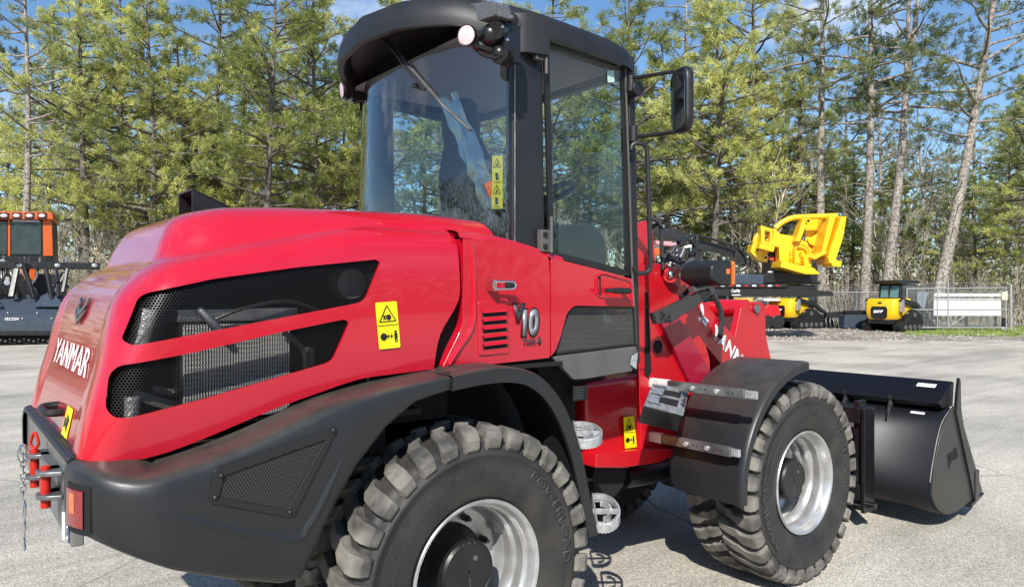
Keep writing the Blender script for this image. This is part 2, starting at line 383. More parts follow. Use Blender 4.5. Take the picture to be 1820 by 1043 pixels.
def sheet(name, pts, z, m, kind='structure'):
    o = mesh_obj(name, [(p[0], p[1], z) for p in pts], [list(range(len(pts)))], m); fix_normals(o)
    if o.data.polygons[0].normal.z < 0: o.data.flip_normals()
    return tag(o, kind=kind)
sheet('ground', [(-1500, -1500), (1500, -1500), (1500, 1500), (-1500, 1500)], -.012, SOIL)
rg = random.Random(3)
edge = [BG(px, 25.0 - (px / 1820.) * .8 + rg.uniform(-.25, .25)) for px in range(-900, 2700, 40)]
sheet('gravel_verge', [BG(-900, 24.4)] + [BG(px, 34.5 + rg.uniform(-.5, .5) - (3.5 if px > 1600 else 0)) for px in range(-900, 2700, 60)] + [BG(2700, 24)], -.008, GRAV)
sheet('asphalt_yard', edge + [(60, -48), (-60, -48)], -.0, LOT)
sheet('grass_strip', [BG(1600, 29.0), BG(1700, 27.6), BG(1830, 26.2), BG(2300, 26.0), BG(2300, 34), BG(1600, 34)], -.004, GRSM)
sheet('road', [BG(1560, 36), BG(2400, 36), BG(2400, 42), BG(1560, 42)], -.004, ROADM)
# loose grass blades along the gate
mb = MB(); 
for k in range(5200):
    px = rg.uniform(1610, 1990); d = rg.uniform(27.4, 33.5); p = Vector(BG(px, d)); a = rg.uniform(0, 6.28); h = rg.uniform(.04, .11)
    t = Vector((math.cos(a), math.sin(a), 0)) * .02; l = Vector((rg.uniform(-.04, .04), rg.uniform(-.04, .04), h))
    mb.add([p - t, p + t, p + l], [[0, 1, 2]])
tag(mb.build('grass', mat('grass_blade', (.20, .27, .06), .8, noise=.4, nscale=1.5), fixn=False), 'short green grass growing beneath the chain link gate', 'grass', kind='stuff')
# loose stones at the verge
mb = MB()
for k in range(5200):
    px = rg.uniform(-100, 1900); d = rg.uniform(24.0, 33); p = Vector(BG(px, d)); s = rg.uniform(.012, .05); a = rg.uniform(0, 3)
    mb.add([p + Vector((s * math.cos(a + q), s * math.sin(a + q), 0)) for q in (0, 1.6, 3.1, 4.7)] + [p + Vector((s * .2, 0, s * .9))], [[0, 1, 4], [1, 2, 4], [2, 3, 4], [3, 0, 4]])
tag(mb.build('gravel', mat('loose_stone', (.36, .33, .29), .9, noise=.4, nscale=.9), fixn=False), 'loose gravel scattered over the verge behind the yard', 'gravel', kind='stuff')
# grit on the near asphalt
mb = MB()
for k in range(2600):
    px = rg.uniform(-200, 2000); d = 2.6 + 12 * rg.random() ** 1.6; p = Vector(BG(px, d)); s = rg.uniform(.002, .007); a = rg.uniform(0, 3)
    mb.add([p + Vector((s * math.cos(a + q), s * math.sin(a + q), 0)) for q in (0, 1.6, 3.1, 4.7)] + [p + Vector((s * .2, 0, s * .8))], [[0, 1, 4], [1, 2, 4], [2, 3, 4], [3, 0, 4]])
tag(mb.build('grit', mat('grit_stone', (.30, .28, .25), .9, noise=.5, nscale=6), fixn=False), 'fine grit scattered on the dusty asphalt', 'grit', kind='stuff')

# ================================================================== THE WHEEL LOADER
L = empty('wheel_loader', (0, 0, 0))
tag(L, 'big red wheel loader with black fenders and bucket filling the picture', 'wheel loader')

# ---- hood
zb_t = [(-1.25, 1.085), (-1.142, 1.076), (-1.049, 1.07), (-.927, 1.099), (-.655, 1.187), (-.38, 1.257), (-.075, 1.27), (.04, 1.263), (.5, 1.30)]
zE_t = [(-1.12, 1.56), (-1.05, 1.60), (-.997, 1.64), (-.764, 1.70), (-.33, 1.78), (.105, 1.775), (.56, 1.71)]
zT_t = [(-1.0, 1.79), (-.9, 1.82), (-.76, 1.845), (-.57, 1.858), (-.03, 1.866), (.2, 1.855)]
def crv(tab, x):   # smooth table
    return (lerp_tab(tab, x - .05) + 2 * lerp_tab(tab, x) + lerp_tab(tab, x + .05)) / 4
HR = [  # w_rear, w_front, xr, rc, xf, f (0-1 side, 1-2 hump)
 (.69, .70, -1.212, .10, -.085, 0.), (.70, .705, -1.188, .11, -.06, .25), (.70, .706, -1.155, .12, .02, .5), (.692, .703, -1.132, .13, .026, .72),
 (.668, .69, -1.108, .15, .026, .88), (.63, .668, -1.075, .16, .026, .96), (.585, .645, -1.03, .16, .03, 1.0), (.552, .62, -.975, .15, .24, 1.05),
 (.515, .59, -.935, .14, .25, 1.5), (.455, .54, -.895, .13, .22, 1.84), (.37, .44, -.81, .12, .17, 1.98), (.19, .21, -.66, .10, .11, 2.0), (.012, .012, -.60, .01, .09, 2.0)]
def hood_rows(inset=0., kmax=99, half=False, sub=4, xfmax=9):
    rows = []
    R = [Vector(h) if False else h for h in HR][:kmax]
    out = []
    for i in range(len(R) - 1):
        p0, p1, p2, p3 = R[max(i - 1, 0)], R[i], R[i + 1], R[min(i + 2, len(R) - 1)]
        for k in range(sub):
            t = k / sub
            out.append([.5 * ((2 * b) + (-a + c) * t + (2 * a - 5 * b + 4 * c - d) * t * t + (-a + 3 * b - 3 * c + d) * t ** 3) for a, b, c, d in zip(p0, p1, p2, p3)])
    out.append(list(R[-1]))
    for wr, wf, xr, rc, xf, f in out:
        xr += inset; xf = min(xf, xfmax); pts = []
        rc = max(.005, min(rc, abs(wr) * .9)); nS, nC, nR = 34, 9, 18
        for i in range(nS):
            x = xf + (xr + rc - xf) * i / nS
            t = max(0, min(1, (x - xr) / (xf - xr))); wv = wr + (wf - wr) * t * t * (3 - 2 * t) - inset
            pts.append((x, -wv))
        w0 = wr - inset
        for i in range(nC):
            a = math.pi / 2 * i / nC; pts.append((xr + rc - rc * math.sin(a), -(w0 - rc) - rc * math.cos(a)))
        for i in range(nR + 1):
            pts.append((xr, -(w0 - rc) * (1 - i / nR)))
        q = []
        for x, y in pts:
            if f < 1.3 and x < xr + .02:
                e = max(0, min(1, (.50 - abs(y)) / .02)); x = x + .010 * e * e * (3 - 2 * e) * (1 if f < .9 else max(0, (1.3 - f) / .4))
                pass
            zb, ze, zt = crv(zb_t, x), crv(zE_t, x), crv(zT_t, x)
            z = zb + f * (ze - zb) if f <= 1 else ze + (f - 1) * (zt - ze)
            q.append((x, y, z))
        rows.append(q if half else q + [(x, -y, z) for x, y, z in q[-2::-1]])
    return rows
mb = MB().grid(hood_rows()); hood = mb.build('hood', RED, L, smooth=True, ang=60)
fix_normals(hood)
UW = [(221, 605), (254, 530), (269, 520), (385, 495), (530, 475), (669, 461), (677, 466), (650, 530), (638, 538), (442, 576), (238, 615)]
LW = [(192, 715), (200, 668), (215, 651), (346, 626), (500, 590), (612, 567), (620, 574), (592, 638), (581, 645), (365, 708), (231, 743), (204, 743), (192, 729)]
def solid_cut(o, cuts, th):
    s = o.modifiers.new('s', 'SOLIDIFY'); s.thickness = th; s.offset = -1
    cs = []
    for pts, a, b in cuts:
        P = [(p[0], a, p[2]) for p in pts]; c = MB().prism(P, (0, b - a, 0)).build('cutter', RED); cs.append(c)
        m = o.modifiers.new('b', 'BOOLEAN'); m.operation = 'DIFFERENCE'; m.solver = 'EXACT'; m.object = c
    dg = bpy.context.evaluated_depsgraph_get(); me = bpy.data.meshes.new_from_object(o.evaluated_get(dg)); o.modifiers.clear(); o.data = me
    for c in cs: bpy.data.objects.remove(c)
    autosmooth(o, 40)
solid_cut(hood, [(roundpoly(poly_px(UW, -.70), .02), -.95, -.5), (roundpoly(poly_px(LW, -.70), .02), -.95, -.5)], .012)
# mesh screens just behind the openings
rows = hood_rows(inset=.016, kmax=6, half=True, xfmax=-.22)
mb = MB().grid([r[:50] for r in rows]); g = mb.build('hood_mesh', GRILL, L, smooth=True, ang=80)
# engine bay seen through the mesh, kept dark by added black liner boxes
mb = MB().box((-.98, -.30, .95), (.0, .30, 1.50)); mb.box((-.26, -.66, 1.0), (-.0, .6, 1.72)); mb.box((-.86, -.25, 1.4), (.0, .50, 1.66)); mb.box((-.7, -.45, 1.64), (.0, -.2, 1.72)); mb.box((-1.1, -.66, 1.0), (.0, -.2, 1.08))
eb = mb.build('engine_bay_liner', MATT, L)
mb = MB()
xa, xb, za, zc = -.93, -.58, 1.13, 1.47
mb.box((xa, -.585, za), (xb, -.50, zc))
rd = mb.build('radiator', BLK, L)
mb = MB()
for k in range(40):
    x = xa + .01 + k * (xb - xa - .02) / 39; mb.box((x - .0018, -.596, za + .02), (x + .0018, -.584, zc - .02))
mb.build('radiator_fins', RAD, rd)
mb = MB().box((xa - .01, -.60, zc - .012), (xb + .02, -.50, zc + .028)).tube([(xa + .05, -.60, zc + .03), (xa + .09, -.63, zc - .02), (xa + .13, -.62, zc - .07)], .014, 8)
mb.build('radiator_tank', GREYB, rd, bev=.004)
mb = MB().tube(curve_pts([(xa + .08, -.62, zc - .01), (-.75, -.64, zc + .03), (-.6, -.63, zc + .05), (-.45, -.60, zc + .0)]), .006, 8)
mb.tube(curve_pts([(-.62, -.62, 1.42), (-.56, -.64, 1.36), (-.55, -.63, 1.25), (-.60, -.62, 1.16)]), .009, 8)
mb.build('hose', HUB, L, smooth=True)
mb = MB().tube([PY(264, 550, -.60), PY(246, 618, -.60)], .026, 12).tube([PY(235, 705, -.60), PY(232, 745, -.60)], .024, 12)
mb.build('foil_pipe', PIPE, L, smooth=True)
mb = MB().bar(PY(235, 700, -.55), PY(350, 735, -.55), .03, .03).bar(PY(270, 690, -.5), PY(420, 720, -.5), .03, .02)
mb.cyl((-.36, -.60, 1.58), (-.36, -.52, 1.58), .055, 20)
mb.box((-.30, -.64, 1.30), (-.27, -.5, 1.62)); mb.box((-.52, -.6, 1.30), (-.50, -.55, 1.36))
mb.build('engine_bracket', GREYP, L, bev=.003)

# ---- hood top details
mb = MB()
a = PY(333, 346, .0); b = PY(348, 346, -.12)
S = [(-.72, .02, 1.835), (-.72, -.12, 1.835), (-.72, -.12, 1.915), (-.72, .02, 1.93)]
def wedge(x0, x1, y0, y1, zlo, zhi, t=.006):
    m = MB(); 
    for y in (y0, y1 - t): m.prism([(x0, y, zlo), (x0 + .03, y, zhi), (x0, y, zhi + .0), (x0, y, zhi)][:1] + [(x0, y, zhi), (x1, y, zlo)], (0, t, 0))
    m.prism([(x0, y0, zhi), (x0, y1, zhi), (x1, y1, zlo), (x1, y0, zlo)], (0, 0, t)); return m
mbx = wedge(-.735, -.50, .02, .22, 1.85, 1.95)
mbx.build('exhaust_cowl', BLK, L, bev=.002)
MB().sphere((-.62, -.425, 1.822), .014, 12, 1, 1, .8).build('hood_bump', RED, hood, smooth=True)
# hood rear emblem, lettering, handle, warning label
RC = sorted((r[-1][2], r[-1][0]) for r in hood_rows(kmax=8, half=True))
def rear_x(y, z):   # depth of the flat rear face at height z
    return lerp_tab(RC, z) + (.004 if abs(y) > .47 else 0)
def on_rear(px, py):
    x = -1.17
    for _ in range(6):
        p = PX(px, py, x); x = .5 * x + .5 * (rear_x(p[1], p[2]) - .002)
    return PX(px, py, x)
def rear_letters(name, txt, parent, y0, y1, z0, z1, m, off=.03):
    o = lettering(name, txt, m, parent, (0, 0, 0), (1, 0, 0), (0, 1, 0), width=1., height=1., offset=off, ext=.003)
    bm = bmesh.new(); bm.from_mesh(o.data)
    for v in bm.verts:
        y = y0 + (y1 - y0) * v.co.x; z = z0 + (z1 - z0) * v.co.y; h = v.co.z
        v.co = Vector((rear_x(y, z) - .0032 - (.0012 if h > .001 else 0), y, z))
    bmesh.ops.recalc_face_normals(bm, faces=bm.faces); bm.to_mesh(o.data); bm.free(); return o
rear_letters('maker_lettering', 'YANMAR', L, .385, -.385, 1.285, 1.372, WHT, .0)
def arrow(mb, cy, cz, s, x, flip=1):
    for k, (dy, dz) in enumerate(((0, 0), (0, -.36), (0, -.72))):
        pass
mb = MB()
ez, ey = 1.485, .0
def emb(pts, th):
    P = [(rear_x(ey + a * .17, ez + b * .05) - .003, ey + a * .12, ez + b * .05) for a, b in pts]; mb.prism(P, (-th, 0, 0))
emb([(.75, .95), (.75, .35), (0, -.40), (0, -.02), (.42, .40), (.42, .62)], .008)
emb([(-.75, .95), (-.75, .35), (0, -.40), (0, -.02), (-.42, .40), (-.42, .62)], .008)
emb([(.75, .15), (.75, -.18), (0, -.95), (0, -.55)], .008); emb([(-.75, .15), (-.75, -.18), (0, -.95), (0, -.55)], .008)
mb.build('emblem', mat('dark_chrome', (.22, .21, .21), .25, metal=.9), L, bev=.001)
hp = [on_rear(97, 705), on_rear(97, 722), on_rear(120, 725)]
hz = 1.155; hx = rear_x(-.2, hz)
mb = MB().tube(curve_pts([(hx + .01, -.02, hz + .006), (hx - .035, -.02, hz + .004), (hx - .05, -.05, hz), (hx - .05, -.14, hz), (hx - .035, -.17, hz), (hx + .01, -.17, hz)]), .013, 10)
mb.build('hood_pull', PLASB, L, smooth=True)
lb = MB(); P = [(rear_x(y, z) - .0025, y, z) for y, z in ((-.235, 1.185), (-.35, 1.185), (-.35, 1.095), (-.235, 1.095))]; lb.prism(P, (-.001, 0, 0)); wl = lb.build('warning_label', YEL, L)
lb = MB(); lb.prism([(rear_x(y, z) - .0042, y, z) for y, z in ((-.25, 1.15), (-.27, 1.15), (-.27, 1.12), (-.25, 1.12))], (-.0005, 0, 0)); lb.prism([(rear_x(y, z) - .0042, y, z) for y, z in ((-.29, 1.165), (-.33, 1.15), (-.31, 1.11), (-.28, 1.13))], (-.0005, 0, 0)); lb.build('warning_symbol', INK, wl)

# ---- side warning label (triangle and crush symbol)
def side_label(pxs, y, parent=L, two=True):
    P = poly_px(pxs, y); o = MB().prism(roundpoly(P, .006, 3), (0, .001, 0)).build('warning_label', YEL, parent)
    A, B, Cc, Dd = [Vector(p) for p in P]   # tl tr br bl
    def uv(u, v): return A + (B - A) * u + (Dd - A) * v + Vector((0, -.0012, 0))
    m = MB()
    def line(pts, wdt=.0035, closed=True):
        n = len(pts)
        for i in range(n if closed else n - 1): m.bar(uv(*pts[i]), uv(*pts[(i + 1) % n]), .0008, wdt, up=(0, 0, 1) if abs((uv(*pts[(i + 1) % n]) - uv(*pts[i])).z) < .6 * (uv(*pts[(i + 1) % n]) - uv(*pts[i])).length else (1, 0, 0))
    line([(.5, .08), (.88, .42), (.12, .42)])
    line([(0.02, .5), (.98, .5)], .002, False)
    cx = uv(.55, .33); m.tube([cx, cx + Vector((0, -.0008, 0))], .010, 14); line([(.3, .28), (.42, .38)], .004, False); line([(.42, .28), (.3, .38)], .004, False)
    if two:
        cx = uv(.25, .74); m.tube([cx, cx + Vector((0, -.0008, 0))], .013, 14)
        line([(.42, .74), (.66, .74)], .003, False); line([(.48, .70), (.42, .74), (.48, .78)], .003, False); line([(.60, .70), (.66, .74), (.60, .78)], .003, False)
        line([(.82, .69), (.82, .80)], .012, False); line([(.78, .80), (.78, .88)], .004, False); line([(.86, .80), (.86, .88)], .004, False)
        cx = uv(.82, .655); m.tube([cx, cx + Vector((0, -.0008, 0))], .005, 10)
    m.build('warning_symbol', INK, o, fixn=True); return o
side_label([(667, 538), (705, 535), (712, 617), (674, 621)], -.709)

# ---- engine side cowl (between hood and cab)
cow = [(824, 424), (880, 425), (935, 437), (975, 456), (978, 500), (978, 636), (880, 647), (786, 653), (822, 580), (824, 500)]
pts = poly_px(cow, -.70)
o = MB().prism(roundpoly(pts, [.004, .02, .03, .01, .01, .01, .01, .01, .03, .02]), (0, .14, 0)).build('side_cowl', RED, L, bev=.012)
# raised rib along the seam
rb = MB(); rb.tube(curve_pts([PY(838, 432, -.701), PY(842, 500, -.701), PY(840, 575, -.701), PY(818, 615, -.701), PY(797, 648, -.701)], 8), .010, 8); rb.build('cowl_rib', RED, o, smooth=True)
# top of the cowl closing towards the glass
mb = MB(); rows = []
for x in [.03, .12, .2, .3, .4, .5, .56]:
    z = crv([(0, 1.782), (.2, 1.775), (.35, 1.752), (.56, 1.70)], x); rows.append([(x, -.70, z - .025), (x, -.685, z - .004), (x, -.66, z + .004), (x, -.60, z + .012), (x, -.50, z + .02), (x, -.3, z + .02)])
mb.grid(rows).build('cowl_top', RED, o, smooth=True)
# louvred vent
vp = [(849, 536), (901, 531), (906, 628), (852, 633)]
v = panel('vent', vp, -.706, .012, RED, L, bev=.004, r=.012)
A, B, Cc, Dd = [Vector(p) for p in poly_px([(857, 552), (899, 549), (901, 620), (859, 625)], -.7065)]
mk = MB()
for k in range(5):
    t0 = (k + .05) / 5; t1 = (k + .78) / 5
    mk.prism([A + (Dd - A) * t0, B + (Cc - B) * t0, B + (Cc - B) * t1, A + (Dd - A) * t1], (0, -.001, 0))
mk.build('vent_slot', MATT, v)
mk = MB()
for k in range(5):
    t0 = (k + .0) / 5; t1 = (k + .30) / 5
    a = A + (Dd - A) * t0; b = B + (Cc - B) * t0; d_ = A + (Dd - A) * t1; c_ = B + (Cc - B) * t1
    mk.prism([a, b, c_ + Vector((0, -.010, 0)), d_ + Vector((0, -.010, 0))], (0, -.003, 0))
mk.build('vent_louvre', RED, v, bev=.0015)
# latch with strap
y0 = -.706
a = Vector(PY(866, 507, y0)); b = Vector(PY(900, 507, y0))
mb = MB().box((a.x, y0 - .045, a.z - .022), (a.x + .014, y0 + .01, a.z + .022))
lt = mb.build('hood_latch', CHROME, L, bev=.003)
mb = MB().tube(roundpoly([(a.x, y0 - .04, a.z + .014), (b.x, y0 - .045, b.z + .014), (b.x + .012, y0 - .045, b.z), (b.x, y0 - .045, b.z - .014), (a.x, y0 - .04, a.z - .014)], .012), .005, 8); mb.build('latch_loop', CHROME, lt, smooth=True)
MB().cyl((b.x - .035, y0 - .044, b.z), (b.x + .0, y0 - .044, b.z), .011, 10).build('latch_grip', PLASB, lt, bev=.002)
# model lettering
VX = Vector((1, 0, .02)).normalized(); VZ = Vector((-.02, 0, 1)).normalized()
for nm, mt_, off, g_, dy in (('letter_edge', INK, .10, .007, 0), ('letter_face', SILV, .05, 0., -.0022)):
    sh = Vector((-g_, dy, -g_))
    lettering(nm, '10', mt_, L, Vector(PY(928, 598, -.7015)) + sh, VX, VZ, height=.108 + 2 * g_, width=.086 + 2 * g_, offset=off, shear=.12)
    lettering(nm, 'V', DGR if g_ == 0 else mt_, L, Vector(PY(914, 573, -.7015)) + sh + Vector((0, -.001, 0)), VX, VZ, height=.070 + 2 * g_, width=.050 + 2 * g_, offset=off, shear=.12)
lettering('grade_lettering', 'TIER', DGR, L, PY(929, 615, -.7015), VX, VZ, height=.027, width=.068, offset=.015)
lettering('grade_lettering', '4', DGR, L, PY(953, 614, -.7015), VX, VZ, height=.036, width=.026, offset=.04)

# ---- rear counterweight shell
zt_t = [(-1.26, 1.09), (-1.2, 1.07), (-1.097, 1.045), (-.95, 1.07), (-.783, 1.115), (-.547, 1.20), (-.35, 1.235), (-.12, 1.262)]
zbo_t = [(-1.25, .905), (-1.163, .863), (-1.0, .78), (-.848, .72), (-.70, .672), (-.645, .675), (-.61, .74), (-.561, .837), (-.466, .997), (-.365, 1.11), (-.26, 1.183), (-.126, 1.212)]
path = []
for i in range(60): path.append((-.12 - i * (1.02 - .12) / 60, -.865, (0, 1)))
rc = .215
for i in range(17):
    a = math.pi / 2 * i / 16; path.append((-1.02 - rc * math.sin(a), -.65 - rc * math.cos(a), (math.sin(a), math.cos(a))))
path.append((-1.237, -.61, (1, 0))); path.append((-1.238, -.585, (1, 0)))
prof = [(-.02, .26), (0, .20), (0, .045), (.02, .025), (.07, .010), (.18, .002), (.5, 0.), (.78, .0), (.90, .004), (.955, .012), (.985, .024), (1., .042), (1.0, .07), (1.0, .19)]
rows = []
for x, y, (nx, ny) in path:
    zt = crv(zt_t, x); zb = lerp_tab(zbo_t, x); h = zt - zb; r = []
    sc_ = min(1, h / .3)
    for v_, ins in prof:
        k = ins * (sc_ if .0 < v_ < .8 else 1)
        bul = .0
        z = zb + v_ * h if v_ < .8 else zt - (1 - v_) * min(h, .32)
        if v_ == .78: z = zt - .22 * min(h, .32) - .002
        if v_ == 1. and ins > .1: z = zt + .006
        r.append((x + nx * k, y + ny * k, z))
    rows.append(r)
cwg = MB().grid(rows).build('counterweight', PLAS, L, smooth=True, ang=50)
cwl = mirror_y(cwg); cwl.parent = L
# mesh inset in the counterweight side
def cwy(x, z):  # outer y of the shell
    return -.867
fr = [(381, 833), (602, 757), (521, 920), (372, 893)]
P = roundpoly(poly_px(fr, -.872), .012); inn = roundpoly([Vector((p[0], -.872, p[2])) for p in poly_px([(398, 845), (580, 780), (511, 905), (388, 884)], -.872)], .006)
mb = MB(); n_ = len(P)
Q = inn
vs = [tuple(p) for p in P] + [tuple(q) for q in Q] + [(p[0], p[1] + .014, p[2]) for p in P] + [(q[0], q[1] + .012, q[2]) for q in Q]
fs = []
for i in range(n_):
    j = (i + 1) % n_; fs += [[i, j, n_ + j, n_ + i], [j, i, 2 * n_ + i, 2 * n_ + j], [n_ + i, n_ + j, 3 * n_ + j, 3 * n_ + i]]
mb.add(vs, fs); fo = mb.build('side_screen_frame', PLASB, cwg, bev=.002)
o = MB().prism([(q[0], -.866, q[2]) for q in inn], (0, .001, 0)).build('side_screen', GRILL2, cwg)
o = MB().prism([(q[0], -.8655, q[2]) for q in inn], (0, .003, 0)).build('screen_backing', MATT, cwg)
mb = MB()
for px_, py_ in ((393, 845), (592, 765), (515, 910), (382, 884)):
    p = PY(px_, py_, -.872); mb.sphere((p[0], -.873, p[2]), .0075, 10)
mb.build('screw', PLASB, cwg, smooth=True)
# swage line below the screen
pl = [PY(270, 905, -.845), PY(372, 930, -.853), PY(515, 955, -.853), PY(545, 935, -.853), PY(575, 880, -.853), PY(615, 790, -.845)]
MB().tube(curve_pts(pl, 8), [.015] + [.018] * (5 * 8 - 1) + [.015], 8).build('swage', PLAS, cwg, smooth=True)
# ---- rear fender front half: arch band
ot = [(-.119, 1.262), (0, 1.277), (.125, 1.279), (.25, 1.25), (.344, 1.183), (.42, 1.085), (.492, .927), (.55, .70), (.588, .575)]
it = [(-.119, 1.211), (0, 1.222), (.125, 1.222), (.22, 1.20), (.30, 1.145), (.372, 1.051), (.44, .90), (.495, .70), (.53, .575)]
oc = curve_pts([(x, 0, z) for x, z in ot], 5); ic = curve_pts([(x, 0, z) for x, z in it], 5)
mb = MB(); rows = []
for a, b in zip(oc, ic):
    d = (b - a).normalized()
    e = a + d * .012
    rows.append([(b.x, -.862, b.z), (b.x, -.874, b.z), (b.x, -.878, b.z), ((a.x * .9 + b.x * .1), -.878, a.z * .9 + b.z * .1), (a.x + d.x * .002, -.872, a.z + d.z * .002), (a.x, -.862, a.z), (a.x, -.55, a.z + .004), (e.x, -.55, e.z), (e.x, -.862, e.z), (b.x, -.862, b.z)])
mb.grid(rows); 
n0 = rows[-1]; mb.add(n0[:-1], [list(range(len(n0) - 1))])
fdr = mb.build('rear_fender', PLAS, L, smooth=True, ang=40); c = mirror_y(fdr); c.parent = L
MB().cyl(PY(795, 664, -.82), PY(795, 661, -.82), .010, 10).build('fender_bolt', PLASB, fdr, smooth=True)
# wheel well lining
mb = MB().box((-.66, -.50, .80), (.62, .50, 1.24)); mb.box((-1.0, -.60, .82), (-.6, .60, 1.06)); mb.box((-1.0, -.84, 1.0), (-.62, -.6, 1.02))
mb.box((-.12, -.70, 1.245), (.55, -.4, 1.262)); mb.box((-.62, -.8, 1.13), (-.2, -.45, 1.15))
mb.build('wheel_well_lining', MATT, L)

# ---- rear plate, bumper lip, hitch
mb = MB().box((-1.222, -.60, .83), (-1.19, .60, 1.075)); rp = mb.build('rear_plate', CWEIGHT, L, bev=.004)
mb = MB().tube([(-1.222, -.60, 1.075), (-1.222, .60, 1.075)], .012, 12).box((-1.222, -.6, 1.057), (-1.10, .6, 1.09)); mb.build('bumper_lip', PLASB, L, bev=.004)
mb = MB()
for k in range(22): mb.sphere((-1.224, -.565 + .004 * math.sin(k * 2.1), .84 + k * .010), .006, 8)
mb.build('weld_bead', GALV, rp, smooth=True)
MB().box((-1.242, -.592, .855), (-1.236, -.580, .93)).build('white_edge', WHT, rp)
hz0, hz1 = .935, 1.005
mb = MB()
for z in (hz0, hz1):
    for yy in (-.40, -.10):
        mb.prism(roundpoly([(-1.222, yy - .06, z), (-1.262, yy - .045, z), (-1.288, yy - .02, z), (-1.288, yy + .02, z), (-1.262, yy + .045, z), (-1.222, yy + .06, z)], .012), (0, 0, .014))
    mb.box((-1.25, -.40, z), (-1.222, -.10, z + .014))
ht = mb.build('hitch_jaw', GREYB, L, bev=.003)
for yy in (-.40, -.10):
    m_ = MB().cyl((-1.262, yy, .905), (-1.262, yy, 1.03), .0135, 16); pn = m_.build('hitch_pin', SHACK, ht, bev=.002)
    if yy > -.2: MB().tube(curve_pts([(-1.262, yy, 1.03), (-1.272, yy + .012, 1.05), (-1.262, yy, 1.085), (-1.252, yy - .012, 1.05), (-1.262, yy, 1.032)], 5), .005, 8).build('pin_loop', SHACK, pn, smooth=True)
mb = MB()
cy = -.09; cx_ = -1.29; z = 1.03
def link(c, r, turn):
    pts = []
    for k in range(13):
        a = 2 * math.pi * k / 12; pts.append((c[0] + math.cos(turn) * r * .55 * math.cos(a), c[1] + math.sin(turn) * r * .55 * math.cos(a), c[2] + r * math.sin(a)))
    return pts
k = 0
while z > .88:
    mb.tube(link((cx_ - .004, cy - .01, z), .014, k % 2 * 1.5), .0028, 6); z -= .021; k += 1
mb.tube(link((cx_ - .004, cy - .01, 1.02), .030, .2), .003, 6)
clip = [(cx_, cy - .01, .865), (cx_, cy + .015, .84), (cx_, cy + .010, .815), (cx_, cy - .012, .80), (cx_, cy - .02, .775), (cx_, cy - .002, .75), (cx_, cy - .014, .725), (cx_, cy - .035, .712)]
mb.tube(curve_pts(clip, 6), .0032, 6)
clip = [(cx_, cy - .01, .865), (cx_, cy - .035, .85), (cx_, cy - .03, .82), (cx_, cy - .005, .79), (cx_, cy + .0, .74), (cx_, cy - .01, .70)]
mb.tube(curve_pts(clip, 6), .0032, 6)
mb.build('pin_chain', CHROME, ht, smooth=True)
# tail lamp on the rounded corner
def corner(a, z, out=0.): return (-1.02 - (rc + out) * math.sin(a), -.65 - (rc + out) * math.cos(a), z)
mb = MB(); rows = []
for k in range(7):
    a = R_(87 - 25 * k / 6); rows.append([corner(a, .918, -.01), corner(a, .918, .007), corner(a, 1.018, .007), corner(a, 1.018, -.01)])
mb.grid(rows); tl = mb.build('tail_lamp', LAMPR, L, bev=.002)
mb = MB(); rows = []
for k in range(4):
    a = R_(80 - 8 * k / 3); rows.append([corner(a, .955, .0075), corner(a, 1.008, .0075)])
mb.grid(rows).build('indicator_lens', LAMPO, tl)
mb = MB(); rows = []
for k in range(9):
    a = R_(90 - 34 * k / 8); rows.append([corner(a, .904, .001), corner(a, .901, .002), corner(a, 1.033, .002), corner(a, 1.030, .001)])
mb.grid(rows).build('lamp_surround', MATT, tl)

